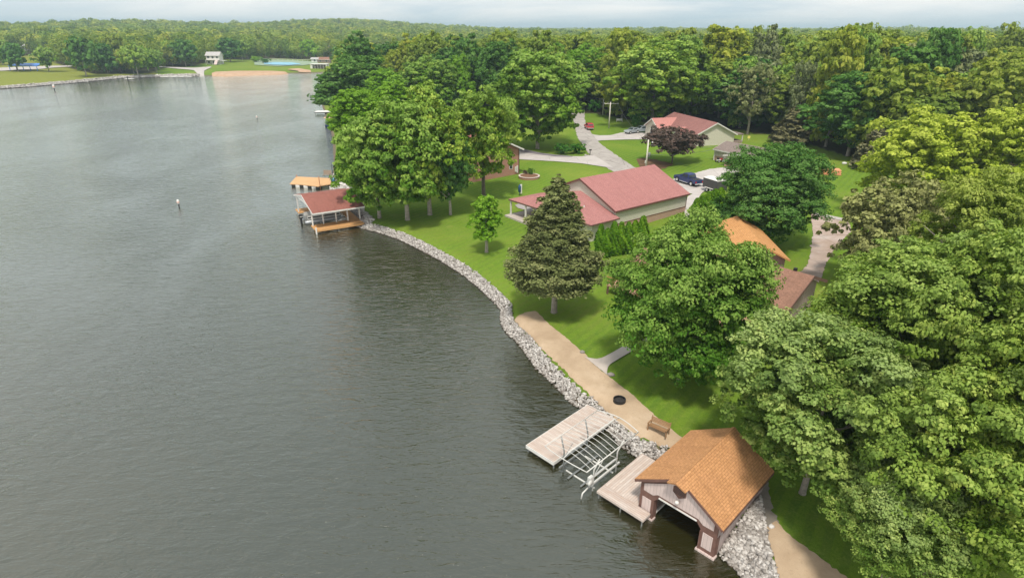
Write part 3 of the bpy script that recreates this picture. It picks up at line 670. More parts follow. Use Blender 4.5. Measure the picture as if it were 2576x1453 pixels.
def tree(label, bx, by, ty, wpx, crown, mat_, frac=.22, name='maple_tree', trunk=None, rz=0., group=None, bark=None, cat='tree', zc=1., cen=False):
    b0 = bx
    for _ in range(5):
        x, y, z0 = G(b0, by); zt = ztop(x, y, ty, z0); zb = z0+(zt-z0)*frac
        if not cen: break
        b0 += bx-pr(x, y, (zt+zb)/2)[0]
    Rr = wpx/2*depth(x, y, (zt+zb)/2)/F*zc
    return plant(name, label, cat, x, y, z0, Rr, zt, zb, crown, trunk or T_STD, mat_, rz, group, bark)
def tree_c(label, cx, cy, zc, wpx, hgt, crown, mat_, name='maple_tree', rz=0., trunk=None, group=None):
    x, y = un(cx, cy, zc); z0 = hz(x, y); Rr = wpx/2*depth(x, y, zc)/F
    return plant(name, label, 'tree', x, y, z0, Rr, zc+hgt/2, zc-hgt/2, crown, trunk or T_BIG, mat_, rz, group)

# ------------------------------------------------------------------ trees that can be told apart
M = LF
tree('tall bushy maple over the lawn by the red roofed slip, grey trunk leaning slightly', 1025, 553, 238, 262, P_MID[1], M['maple'], .11, rz=.4)
tree('maple at the lake edge whose slim pale trunk stands nearest the red roofed slip', 955, 548, 290, 195, P_MID[0], M['maple'], .13, rz=1.9)
tree('tall maple with pale yellow tips on its top, third trunk from the red roofed slip', 1082, 540, 200, 215, P_MID[2], M['maple'], .12, rz=2.7)
tree('small dark leafy tree on a thin grey trunk right of the maple cluster', 1133, 540, 318, 135, P_MID[3], M['deep'], .16, 'lawn_tree', rz=.9)
tree('tall maple on a dark trunk in front of the brick house', 1217, 495, 208, 166, P_MID[0], M['maple'], .20, rz=3.9, bark=BARKD)
tree('bright green round tree rising behind the tall clipped lakeside hedge', 912, 440, 218, 146, P_MID[1], M['bright'], .42, 'lakeside_tree', rz=5.)
tree('leafy tree filling the middle behind the yellow tipped maple', 1000, 395, 200, 165, P_MID[2], M['bright'], .2, 'lakeside_tree', rz=1.1)
tree('dark blue green pine with ragged boughs reaching over the water', 842, 306, 172, 92, P_PINE, M['deep'], .36, 'pine_tree', T_CON, rz=.3, zc=1.1)
tree('dark green rounded tree on the point of the peninsula', 905, 300, 135, 185, P_MID[3], M['deep'], .15, 'lakeside_tree', rz=2.2)
tree('bright green tree in the gap before the white boathouse cove', 978, 310, 168, 120, P_MID[1], M['bright'], .15, 'lakeside_tree', rz=3.3)
tree('broad mid green tree beyond the maples, right of the cove gap', 1085, 300, 138, 150, P_MID[0], M['maple'], .15, 'lakeside_tree', rz=.6)
tree('narrow bright yellow green tree beside the broad one past the cove', 1160, 292, 133, 86, P_MID[2], M['bright'], .12, 'lakeside_tree', rz=1.7)
tree('tree half hidden between the tipped maple and the brick house', 1180, 400, 240, 150, P_MID[1], M['maple'], .1, 'lakeside_tree', rz=2.4)
tree('large round maple beside the road above the brick house driveway', 1352, 374, 114, 245, P_MID[1], M['maple'], .06, rz=4.1)
tree('leafy tree behind the round roadside maple, to its left', 1262, 290, 96, 140, P_MID[3], M['deep'], .15, 'roadside_tree', rz=5.6)
tree('yellow green tree on the far side of the road bend', 1468, 272, 106, 125, P_MID[0], M['bright'], .12, 'roadside_tree', rz=.2)
tree('huge spreading dark green tree at the wood edge behind the cream house', 1650, 318, 92, 262, P_MID[3], M['maple'], .10, 'broadleaf_tree', rz=1.3, cen=True)
tree('thin greyish leaning tree with bare stems behind the cream house', 1880, 338, 160, 110, P_SPARSE, M['grey'], .25, 'broadleaf_tree', rz=1.)
tree('tall narrow grey green tree with a pale trunk beyond the brown spruce', 1998, 350, 150, 80, P_SPARSE, M['grey'], .25, 'broadleaf_tree', rz=2.)
tree('large layered green tree at the wood edge above the back lawn', 2160, 392, 172, 232, P_MID[1], M['deep'], .10, 'broadleaf_tree', rz=3., cen=True)
tree('brownish spruce standing alone at the wood edge behind the garage', 1985, 360, 266, 94, P_SPRF, M['brownspruce'], .03, 'spruce_tree', T_CON)
tree('brown half dead spruce at the edge of the back lawn', 2190, 425, 312, 96, P_SPRF, M['brownspruce'], .05, 'spruce_tree', T_CON, rz=2.)
tree('big yellow green tree crowning the wood edge at the right, nearest the lawn', 2330, 545, 266, 270, P_MID[0], M['yellow'], .12, 'broadleaf_tree', rz=.7, cen=True)
tree('big yellow green tree cut by the right edge of the view', 2520, 560, 262, 270, P_MID[1], M['yellow'], .12, 'broadleaf_tree', rz=4.4, cen=True)
tree('greyish brown thinning tree beside the parking pad', 2245, 735, 436, 300, P_MID[3], M['dying'], .05, 'broadleaf_tree', rz=.7, cen=True)
tree('greyish green thinning tree overhung by the near maples', 2400, 690, 455, 200, P_MID[0], M['dying'], .12, 'broadleaf_tree', rz=3.7, cen=True)
tree('very dark dense round maple between the garage and the orange roof', 1940, 615, 348, 268, P_NEAR[1], M['deep'], .08, rz=.5, cen=True)
tree('large dense round maple on the lawn before the brown roofed house', 1738, 955, 526, 392, P_NEAR[1], M['dome'], .06, rz=2.6, trunk=T_BIG, cen=True)
tree('broad dark spruce on the lawn beside the sand strip', 1393, 785, 436, 220, P_SPR, M['spruce'], .25, 'spruce_tree', T_CON)
tree('young light green tree alone on the mown lawn', 1224, 634, 488, 84, P_YOUNG, M['bright'], .20, 'young_tree', T_CON, rz=1.)
tree('wide low purple leaved tree before the cream house', 1690, 410, 316, 150, P_PURP, M['purple'], .22, 'purple_tree', T_BIG, bark=BARKD)
near_specs = [('nearest maple limb mass hanging over the boathouse roof', 2085, 985, 8.7, 500, 9.6, P_NEAR[0], 0.3),
 ('tall near maple behind the bough over the boathouse roof', 2340, 775, 12., 490, 10, P_NEAR[1], 1.6),
 ('near maple cut by the right edge of the view at its middle height', 2540, 800, 13., 480, 13, P_NEAR[2], 2.2),
 ('near maple filling the lower right corner beside its grey trunk', 2440, 1180, 9., 560, 11, P_NEAR[2], 3.4),
 ('low maple bough and trunk over the shady lawn at the bottom right', 2275, 1305, 6.5, 310, 6., P_NEAR[1], 4.7),
 ('near maple at the right edge just above the lower right corner', 2650, 1060, 11., 520, 12, P_NEAR[0], 5.2),
 ('pale tipped maple rising behind the near maples at the right', 2500, 600, 14., 330, 11, P_NEAR[0], .9)]
for (lb, cx, cy, zc_, wp, hg, cr_, rz_), mm_ in zip(near_specs, ('cool', 'near', 'near', 'near', 'cool', 'near', 'warm')):
    tree_c(lb, cx, cy, zc_, wp, hg, cr_, M[mm_], rz=rz_)
# clipped lakeside hedge: one tall hedge of touching columns
x0, y0, z0 = G(848, 466)
t = thing('tall_hedge', 'tall narrow dark green clipped hedge at the water edge by the tan dock', 'hedge', (x0+1.2, y0+.6, z0), 0)
for k in range(5):
    c = bpy.data.objects.new('hedge_column', P_COL[k % 3]); sc.collection.objects.link(c); c.parent = t; setmat(c, M['cedar'])
    c.scale = (1.9, 1.7, 1.55+.05*(k % 2)); c.location = (-.2+.55*(k % 2), k*2.2, 0)
# arborvitae
def arbor(px, py, top, wpx, i, grp, lb):
    x, y, z = G(px, py); zt = ztop(x, y, top, z); Rr = wpx/2*depth(x, y, (z+zt)/2)/F
    plant('arborvitae', lb, 'shrub', x, y, z, Rr, zt, z+.05, P_COL[i % 3], T_CON, M['cedar'], i*1.3, grp)
cols = [(1508, 640, 562, 20), (1524, 646, 572, 20), (1541, 641, 555, 22), (1558, 640, 556, 22), (1576, 637, 557, 22), (1592, 634, 553, 23), (1611, 632, 541, 25), (1628, 634, 588, 24), (1650, 628, 585, 22), (1672, 622, 570, 22), (1692, 612, 560, 22)]
ords = ['leftmost', 'second', 'third', 'fourth', 'fifth', 'sixth', 'tall seventh', 'eighth', 'ninth', 'tenth', 'last']
for i, (a, b_, c, d) in enumerate(cols):
    arbor(a, b_, c, d*1.45, i, 'arborvitae row along the barn wall', ords[i]+' arborvitae of the row along the barn wall, counted from the spruce')
cols = [(1748, 552, 497, 20), (1762, 545, 490, 20), (1778, 538, 480, 21), (1793, 530, 474, 21), (1808, 522, 470, 20)]
for i, (a, b_, c, d) in enumerate(cols):
    arbor(a, b_, c, d*1.5, i+1, 'arborvitae row beside the driveway', ['first', 'second', 'middle', 'fourth', 'last'][i]+' arborvitae beside the driveway, counted from the maple up to the trailer')
# shrubs
def bush(px, py, wpx, hpx, lb, m='shrub', grp=None, rz=0.):
    x, y, z = G(px, py); k = depth(x, y, z)/F
    plant('shrub', lb, 'shrub', x, y, z, wpx*k/2, z+hpx*k*1.05, z, P_BUSH, None, M[m], rz, grp)
bush(1415, 388, 46, 26, 'dark shrub under the roadside maple, left of the pair', 'shrub')
bush(1452, 386, 50, 24, 'dark shrub under the roadside maple, nearest the mailbox', 'shrub', rz=1.)
bush(1322, 442, 15, 14, 'brownish shrub in the brick planter', 'purple')
bush(1335, 443, 17, 20, 'blue green round shrub in the brick planter', 'deep')
bush(1600, 320, 40, 34, 'bush at the wood edge left of the cream house', 'shrub', rz=2.)
bush(1905, 320, 70, 40, 'dark bush mass behind the cream house', 'shrub', rz=.5)
bush(1850, 322, 60, 36, 'leafy bush behind the cream house gable', 'maple', rz=1.5)
bush(645, 157, 30, 14, 'round bush at the left end of the sports court', 'bright')
bush(668, 160, 26, 12, 'low bush before the sports court', 'shrub')
bush(1420, 300, 40, 36, 'bush beside the road bend', 'deep', rz=2.1)
bush(1496, 283, 34, 30, 'rounded dark bush where the road leaves the view', 'shrub', rz=.8)

# woods: the individuals one can see nearest, then the rest as one mass
rg = np.random.RandomState(8)
cand = []
sp_ = 9.6
gx, gy = np.meshgrid(np.arange(-330, 420, sp_), np.arange(118, 560, sp_))
gx = gx.ravel()+rg.uniform(-2.9, 2.9, gx.size); gy = gy.ravel()+rg.uniform(-2.9, 2.9, gy.size)
gz = height(gx, gy); s_ = seg_sd(gx, gy); wmk = woodmask(gx, gy, gz) & (s_ > 5)
gx, gy, gz = gx[wmk], gy[wmk], gz[wmk]; px, py = prv(gx, gy, gz); dd = np.hypot(gx, gy)
named = np.array([[o.location.x, o.location.y] for o in sc.objects if o.type == 'EMPTY' and o.get('category') == 'tree'])
dm = np.min(np.hypot(gx[:, None]-named[None, :, 0], gy[:, None]-named[None, :, 1]), 1)
ok = (dm > 6.5) & (dd > 118); gx, gy, gz, px, py, dd = [a[ok] for a in (gx, gy, gz, px, py, dd)]
infr = (px > -20) & (px < 2600)
# front rows: the trees nearest the camera in each direction
azb = np.round(np.degrees(np.arctan2(gx, gy))/1.3).astype(int); rank = np.zeros(len(gx), int)
for b_ in np.unique(azb):
    ix = np.where(azb == b_)[0]; ix = ix[np.argsort(dd[ix])]; rank[ix] = np.arange(len(ix))
score = np.where(px < 1060, dd*.60+rank*14, dd+rank*6.0); score[~infr] = 1e9
order = np.argsort(score); NIND = 255
sel = order[:NIND]; rest = np.ones(len(gx), bool); rest[sel] = False
def forest_h(n): return rg.uniform(16.5, 23.5, n)
for j, i in enumerate(sel):
    far_ = dd[i] > 300; cr_ = P_FAR2[j % 3] if far_ else (P_FTALL[j % 4] if rank[i] < 2 else P_FAR[j % 6])
    hh = rg.choice([rg.uniform(14, 18), rg.uniform(17, 21), rg.uniform(20, 26.5)]) if not far_ else rg.uniform(11, 20); Rr = rg.uniform(4.6, 8.8); z_ = gz[i]
    if px[i] < 1060:
        lb, gp = 'broadleaf tree in the wood across the lake', 'trees on the far shore of the lake'
    elif px[i] < 1640:
        lb, gp = 'broadleaf tree in the wood either side of the road', 'woodland trees by the road'
    else:
        lb, gp = 'broadleaf tree in the dense wood beyond the cream house and back lawn', 'woodland trees beyond the houses'
    u_ = rg.rand(); mt = M['woods'] if u_ < .72 else M['maple'] if u_ < .84 else M['deep'] if u_ < .93 else (M['grey'] if px[i] > 1700 else M['bright'])
    plant('broadleaf_tree', lb, 'tree', gx[i], gy[i], z_, Rr, z_+hh, z_+(.8 if rank[i] < 2 else hh*.42), cr_, T_FAR, mt, rg.rand()*6.28, gp)
# far woods as one object
def massmesh(X_, Y_, Z_, Rr, Hh, ncard, leaf, seed, full=False):
    rg = np.random.RandomState(seed); n = len(X_)
    nt_ = 9; d = rg.randn(n, nt_, 3); d /= np.linalg.norm(d, axis=2, keepdims=True); d[..., 2] = d[..., 2] if full else np.abs(d[..., 2])-.15
    TC = d*np.array([.62, .62, .5])[None, None]
    k = rg.randint(0, nt_, (n, ncard)); e_ = rg.randn(n, ncard, 3); e_ /= np.linalg.norm(e_, axis=2, keepdims=True); e_[..., 2] = e_[..., 2] if full else np.abs(e_[..., 2])-.25
    C = np.take_along_axis(TC, k[..., None].repeat(3, 2), 1)+e_*(.36+.1*rg.rand(n, ncard, 1))
    S = np.stack([Rr, Rr, Hh*(.54 if full else .42)], 1)[:, None, :]
    Cw = C*S+np.stack([X_, Y_, Z_+Hh*(.50 if full else .60)], 1)[:, None, :]
    nr = e_*.5+C*1.1+np.array([0, 0, .25])+rg.randn(n, ncard, 3)*.15
    V, Fc = cards(Cw.reshape(-1, 3), nr.reshape(-1, 3), (leaf[:, None].repeat(ncard, 1)).ravel(), rg)
    tt = rg.rand(n, nt_); tint = np.clip(.36*np.take_along_axis(tt, k, 1)+.20*rg.rand(n, ncard)+.34*rg.rand(n, 1)+.08, 0, 1).ravel()
    hue = np.repeat(rg.rand(n), ncard)
    return V, Fc, np.repeat(tint, 4), np.repeat(hue, 4), np.repeat(((C[..., 2] > .6)*.6*rg.rand(n, ncard)).ravel(), 4)
parts = []
def edge(x, y, st=26.):
    d = np.hypot(x, y); k = 1-st/d; k2 = 1-2*st/d
    return ~woodmask(x*k, y*k) | (seg_sd(x*k, y*k) < 5) | ~woodmask(x*k2, y*k2)
ix = np.where(rest & (dd < 720))[0]; eg = edge(gx[ix], gy[ix]); ixe = ix[eg]
parts.append(massmesh(gx[ixe], gy[ixe], gz[ixe], rg.uniform(4.8, 8.4, len(ixe)), rg.uniform(13, 22, len(ixe)), 650, np.full(len(ixe), 1.0), 90, True))
ix = ix[~eg]
parts.append(massmesh(gx[ix], gy[ix], gz[ix], rg.uniform(4.8, 8.8, len(ix)), rg.uniform(13, 24, len(ix)), 420, np.where(dd[ix] < 330, .95, 1.25), 9))
def ring(d0, d1, spc, Rm, Hm, nc, leaf, seed, a0=-50, a1=50):
    rg = np.random.RandomState(seed); area = (R_(a1-a0))*(d1*d1-d0*d0)/2; n = int(area/spc**2)
    d = np.sqrt(rg.uniform(d0*d0, d1*d1, n)); a = np.radians(rg.uniform(a0, a1, n)); x = d*np.sin(a); y = d*np.cos(a)
    z = height(x, y); s_ = seg_sd(x, y); k = woodmask(x, y, z) & (s_ > 5)
    if d0 < 600: k &= ~((x > -330) & (x < 416) & (y < 556))
    x, y, z = x[k], y[k], z[k]; n = len(x)
    if d0 < 700:
        eg = edge(x, y); m_e = int(eg.sum())
        if m_e: parts.append(massmesh(x[eg], y[eg], z[eg], rg.uniform(.6, 1.1, m_e)*Rm, rg.uniform(.6, 1.1, m_e)*Hm, 480, np.full(m_e, 1.2), seed+50, True))
        x, y, z = x[~eg], y[~eg], z[~eg]; n = len(x)
    parts.append(massmesh(x, y, z, rg.uniform(.65, 1.3, n)*Rm, rg.uniform(.68, 1.22, n)*Hm*(1+.16*(rg.rand(n) > .93)), nc, np.full(n, leaf), seed+1))
ring(300, 720, 10.5, 6.6, 19, 300, 1.3, 20)
ring(720, 1500, 15, 9, 20, 120, 2.3, 22)
ring(1500, 3200, 21, 14, 21, 36, 4.8, 24)
ring(3200, 6500, 75, 50, 22, 40, 15, 26)
off = 0; Vs, Fs, Ts, Hs, Ps = [], [], [], [], []
for V, Fc, t_, h_, p_ in parts:
    Vs.append(V); Fs.append(Fc+off); off += len(V); Ts.append(t_); Hs.append(h_); Ps.append(p_)
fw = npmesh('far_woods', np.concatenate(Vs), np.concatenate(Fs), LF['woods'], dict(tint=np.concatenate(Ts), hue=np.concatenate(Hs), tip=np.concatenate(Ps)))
tag(fw, 'unbroken woodland running back to the horizon', 'woodland', kind='stuff')
# single trees on the far shore lawns
for i, (bx, by, ty, wp, lb, mt) in enumerate([
 (46, 180, 104, 66, 'dark round tree behind the blue roofed dock across the lake', 'deep'), (124, 181, 112, 54, 'small thin trunked tree on the far lawn right of the blue roof', 'maple'),
 (218, 193, 90, 74, 'large dark tree at the far water edge with a bare patch below', 'deep'), (276, 184, 118, 46, 'dark bushy tree right of the large tree on the far bank', 'deep'),
 (348, 191, 105, 66, 'far bank tree with a pale trunk at the water edge', 'maple'), (304, 182, 84, 62, 'round tree behind the small shed across the lake', 'woods'),
 (468, 168, 96, 66, 'far tree left of the white lake house, dark below', 'deep'), (435, 166, 96, 46, 'far tree above the boat ramp road', 'maple'),
 (580, 156, 94, 60, 'dark tree directly right of the white lake house', 'deep'), (610, 152, 100, 40, 'lighter tree behind the court lawn', 'maple'),
 (868, 176, 108, 62, 'tree beside the picnic shelter across the lake', 'deep'), (782, 153, 98, 46, 'yellow green tree behind the picnic shelter', 'bright'),
 (8, 164, 96, 50, 'leafy tree at the far left edge across the lake', 'maple'), (395, 184, 118, 44, 'small tree at the left end of the ramp lawn', 'maple')]):
    tree(lb, bx, by, ty, wp, P_FAR2[i % 3], M[mt], .14, 'far_shore_tree', T_FAR, rz=i*1.1)

# ------------------------------------------------------------------ near boathouse
def slab(mb, p, thick):       # roof slab from 4 top corners
    p = [Vector(q) for q in p]; nn = (p[1]-p[0]).cross(p[2]-p[0]).normalized()
    if nn.z < 0: p = p[::-1]; nn = -nn
    mb.extr([tuple(q-nn*thick) for q in p], tuple(nn*thick))
def flatpoly(mb, pts2, y0, y1):    # polygon in the x-z plane, between y0 and y1
    mb.extr([(a, y0, b) for a, b in pts2], (0, y1-y0, 0))
W_, D_, ZE, ZR, OS = 5.125, 6.29, 2.62, 4.42, .364
bh = thing('boathouse', 'small boathouse with orange shingle roof and dark boat opening at the lake edge', 'boathouse', (8.051, 28.391, 0), -.784)
sl = (ZR-ZE)/(W_/2+OS)
zw = ZE+sl*OS-.14              # wall top at the side walls
wl = MB()
wl.box(0, .12, .12, D_-.1, -.6, zw-.03); wl.box(W_-.12, W_, .12, D_-.1, -.6, zw-.03)
wl.build('side_wall', SIDEW, bh)
flatpoly(q := MB(), [(.003, -.4), (W_-.003, -.4), (W_-.003, zw-.05), (W_/2, ZR-.25), (.003, zw-.05)], D_-.1, D_); q.build('back_wall', MAUVE, bh)
fw_ = MB(); pw = 1.0; hz0 = 2.02     # front wall: two piers and a gable with chamfered header
flatpoly(fw_, [(0, .12), (pw, .12), (pw, hz0-.42), (0, hz0-.42)], 0, .12)
flatpoly(fw_, [(W_-pw, .12), (W_, .12), (W_, hz0-.42), (W_-pw, hz0-.42)], 0, .12)
flatpoly(fw_, [(0, hz0-.42), (pw, hz0-.42), (pw+.35, hz0), (W_-pw-.35, hz0), (W_-pw, hz0-.42), (W_, hz0-.42), (W_, zw-.06), (W_/2, ZR-.26), (0, zw-.06)], 0, .118)
fw_.box(-.02, pw, .118, .42, .12, hz0-.45); fw_.box(W_-pw, W_+.02, .118, .42, .12, hz0-.45)
fw_.build('front_wall', BROWNT, bh)
gp = MB(); flatpoly(gp, [(.24, 2.0), (.9, 1.98), (pw+.22, hz0+.2), (W_-pw-.22, hz0+.2), (W_-.9, 1.98), (W_-.24, 2.0), (W_-.24, zw-.2), (W_/2, ZR-.5), (.24, zw-.2)], -.03, -.002)
gp.build('gable_panel', CREAMP, bh)
for a in (.2, W_-.82): B(a, a+.62, -.03, -.002, .42, 1.5).build('pier_panel', CREAMP, bh)
B(pw-.06, pw+.02, -.035, .425, .05, hz0-.5).build('jamb_board', BROWNT, bh)
B(W_-pw-.02, W_-pw+.06, -.035, .425, .05, hz0-.5).build('jamb_board', BROWNT, bh)
B(W_-pw-.1, W_+.1, -.12, .3, .02, .14).build('pier_sill', CREAMP, bh)
B(-.06, pw+.08, -.1, .3, .02, .14).build('pier_sill', CREAMP, bh)
hd = B(pw+.3, W_-pw-.3, -.05, .0, hz0-.04, hz0+.05).build('door_track', WHITE, bh)
B(pw-.1, pw+.02, .42, 5.9, .3, .42).build('inner_walkway_edge', WHITE, bh)
B(.12, pw-.1, .42, 6.1, .22, .38).build('inner_walkway', DECKP, bh); B(W_-pw, W_-.12, .42, 6.1, .22, .38).build('inner_walkway', DECKP, bh)
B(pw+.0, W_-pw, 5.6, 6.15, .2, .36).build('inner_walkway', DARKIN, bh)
flatpoly(q := MB(), [(W_/2-.42, 3.18), (W_/2, 2.86), (W_/2+.42, 3.18), (W_/2+.42, 3.55), (W_/2, 3.95), (W_/2-.42, 3.55)], -.07, -.031)
vt = q.build('gable_vent', BROWNT, bh)
for i in range(5): B(W_/2-.36, W_/2+.36, -.085, -.071, 3.16+.1*i, 3.2+.1*i).build('vent_slat', plain('dark_vent', (.07, .045, .04)), vt)
fx = MB().lathe([(.02, 0), (.1, -.02), (.13, -.14), (.09, -.16)], 12, (W_/2, -.22, 2.78)); fx.build('gable_lamp', WHITE, bh, True)
MB().tube([(W_/2, -.03, 2.72), (W_/2, -.22, 2.82)], .02).build('lamp_arm', WHITE, bh)
rf = MB(); F0, B0 = -.22, D_+.28
slab(rf, [(-OS, F0, ZE), (W_/2, F0, ZR), (W_/2, B0, ZR), (-OS, B0, ZE)], .10)
slab(rf, [(W_+OS, F0, ZE), (W_/2, F0, ZR), (W_/2, B0, ZR), (W_+OS, B0, ZE)], .10)
# hood over the gable
hx = .62; zh = ZR-sl*hx
slab(rf, [(W_/2-hx, F0-.36, zh+.012), (W_/2, F0-.50, ZR+.012), (W_/2, F0+.3, ZR+.012), (W_/2-hx, F0+.3, zh+.012)], .10)
slab(rf, [(W_/2+hx, F0-.36, zh+.012), (W_/2, F0-.50, ZR+.012), (W_/2, F0+.3, ZR+.012), (W_/2+hx, F0+.3, zh+.012)], .10)
roof = rf.build('roof', ORANGE, bh)
rc = MB(); flatpoly(rc, [(W_/2-.2, ZR-.085), (W_/2+.2, ZR-.085), (W_/2, ZR+.055)], F0-.52, B0); rc.build('ridge_cap', ORANGE, roof)
fs = MB()
for s_ in (-1, 1):
    xe = W_/2+s_*(W_/2+OS); 
    slab(fs, [(xe-s_*.0, F0-.025, ZE-.04), (W_/2+s_*hx, F0-.025, zh-.02), (W_/2+s_*hx, F0+.02, zh-.02), (xe, F0+.02, ZE-.04)], .16)
    fs.box(min(xe, xe-s_*.03), max(xe, xe-s_*.03), F0+.03, B0-.02, ZE-.24, ZE-.06)
fs.build('fascia', BROWNT, bh)
# docks by the near boathouse
def dock(name, label, loc, rz, rects, mat_, edge, posts, zt=.6, group=None):
    t = thing(name, label, 'dock', loc, rz, group)
    mb = MB()
    for r in rects: mb.box(r[0]+.04, r[1]-.04, r[2]+.04, r[3]-.04, zt-.06, zt)
    mb.build('deck_boards', mat_, t)
    e_ = MB()
    for r in rects:
        e_.box(r[0], r[1], r[2], r[2]+.038, zt-.26, zt-.004); e_.box(r[0], r[1], r[3]-.038, r[3], zt-.26, zt-.004)
        e_.box(r[0], r[0]+.038, r[2]+.04, r[3]-.04, zt-.26, zt-.004); e_.box(r[1]-.038, r[1], r[2]+.04, r[3]-.04, zt-.26, zt-.004)
    e_.build('edge_board', edge, t)
    for x, y in posts: MB().tube([(x, y, -1.6), (x, y, zt-.08)], .06).build('pile', GALV, t)
    return t
OL = (8.051, 28.391, 0); TH = -.784
dk = dock('dock', 'bleached board dock wrapping the left side of the near boathouse', OL, TH, [(-2.62, -.02, -.1, 4.35)], DECKP2, DECKP, [(-2.5, 0.1), (-2.5, 2.1), (-2.5, 4.2), (-.2, 4.2)])
B(-2.62, .93, -.9, -.104, .42, .598).build('front_step_boards', DECKP, dk)
for x_ in (-2.5, -.8, .8): MB().tube([(x_, -.8, -1.6), (x_, -.8, .42)], .05).build('pile', GALV, dk)
dock('dock', 'long bleached board dock left of the empty boat lift, meeting the rocks', OL, TH, [(-9.05, -6.4, -.86, 6.3)], DECKP, WHITE, [(-8.9, -.7), (-6.5, -.7), (-8.9, 2.2), (-6.5, 2.2), (-8.9, 5), (-6.5, 5)])
# boat lift with bare canopy frame
def loc2w(o, th, a, b): return (o[0]+a*math.cos(th)-b*math.sin(th), o[1]+a*math.sin(th)+b*math.cos(th))
lw = loc2w(OL, TH, -4.4, .7)
lf = thing('boat_lift', 'white tube boat lift with an arched bare canopy frame over open water', 'boat lift', (*lw, 0), TH)
xa, xb, ya, yb, zc0 = -1.75, 1.75, -2.8, 2.85, 2.85
def arch(y, zadd=.42, k=9, d=0): return [(xa+(xb-xa)*i/(k-1), y+d*math.sin(math.pi*i/(k-1)), zc0+zadd*math.sin(math.pi*i/(k-1))) for i in range(k)]
cf = MB()
cf.tube([(xa, ya, zc0), (xa, yb, zc0)], .03); cf.tube([(xb, ya, zc0), (xb, yb, zc0)], .038)
cf.tube(arch(ya, .15, 9, -.25), .03); cf.tube(arch(yb, .15, 9, .25), .035)
cfo = cf.build('canopy_frame', METAL, lf, True)
for i in range(12): MB().tube(arch(ya+(yb-ya)*(i+.9)/12.8, .34), .019, 6).build('canopy_bow', METAL, cfo, True)
MB().tube([(0, ya-.2, zc0+.16), (0, ya+.4, zc0+.33), (0, yb-.4, zc0+.33), (0, yb+.2, zc0+.16)], .03).build('ridge_tube', METAL, cfo, True)
for x_ in (-1.35, 1.2):
    for y_ in (-1.25, 1.35):
        pmb = MB(); pmb.tube([(x_, y_, -1.4), (x_, y_, 1.75), (x_+(.38 if x_ > 0 else -.30), y_, zc0)], .05); pmb.tube([(x_, y_, 1.2), (x_, y_+(.9 if y_ < 0 else -.9), zc0-.9)], .022)
        pmb.build('post', METAL if x_ > 0 else GALV, lf, True)
for x_ in (-1.35, 1.2):
    MB().box(x_-.05, x_+.05, -1.7, 1.7, .55, .68).build('side_beam', METAL if x_ > 0 else GALV, lf)
    MB().box(x_-.06, x_+.06, -1.3, 1.35, 1.15, 1.22).build('guide_rail', METAL if x_ > 0 else GALV, lf)
for y_ in (-1.0, 1.1): MB().box(-1.3, 1.15, y_-.05, y_+.05, -.06, .05).build('cross_beam', METAL, lf)
for x_ in (-.65, .45): MB().box(x_-.06, x_+.06, -1.6, 1.7, .053, .11).build('bunk', GALV, lf)
wn = MB().lathe([(.05, -.08), (.2, -.06), (.2, .06), (.05, .08)], 16, (1.32, -1.75, 1.05), 'x'); wn.build('winch_wheel', METAL, lf, True)
MB().box(1.05, 1.3, -1.72, -1.32, .78, 1.35).build('winch_box', METAL, lf, bevel=.03)
MB().tube([(1.2, -1.7, .62), (1.2, -2.35, .5), (1.2, -2.45, .1)], .05).build('guide_post', METAL, lf, True)
# fire pit, bench on the sand
fx_, fy_, fz_ = G(1558, 1010)
fp = thing('fire_pit', 'round black fire ring full of ash on the sand strip', 'fire pit', (fx_, fy_, fz_+.04))
rm = MB(); nn_ = 20
rm.v = [(r*math.cos(6.2832*j/nn_), r*math.sin(6.2832*j/nn_), z) for r, z in ((.50, 0), (.50, .26), (.44, .26), (.44, .02)) for j in range(nn_)]
rm.f = [(i*nn_+j, i*nn_+(j+1) % nn_, (i+1)*nn_+(j+1) % nn_, (i+1)*nn_+j) for i in range(3) for j in range(nn_)]
rm.build('steel_ring', BLACK, fp)
MB().lathe([(.435, .02), (.42, .10), (.2, .15), (.02, .16)], 20).build('ash', ASHM, fp)
bx_, by_, bz_ = G(1655, 1088)
bn = thing('garden_bench', 'brown slatted wooden bench with its back to the lawn, alone on the sand', 'bench', (bx_, by_, bz_+.05), TH+.10)
for i in range(5): B(-.72, .72, -.05+i*.09-.2, .02+i*.09-.2, .40, .43).build('seat_slat', BENCHW, bn)
for i in range(4): slab(q := MB(), [(-.75, .27+i*.03, .52+i*.1), (.75, .27+i*.03, .52+i*.1), (.75, .295+i*.03, .60+i*.1), (-.75, .295+i*.03, .60+i*.1)], .03); q.build('back_slat', BENCHW, bn)
for x_ in (-.72, .72):
    B(x_-.04, x_+.04, -.27, -.20, 0, .62).build('leg', BENCHW, bn); MB().tube([(x_, .28, 0), (x_, .27, .45), (x_, .42, .98)], .04, 4).build('leg', BENCHW, bn)
    B(x_-.05, x_+.05, -.32, .30, .62, .66).build('armrest', BENCHW, bn)
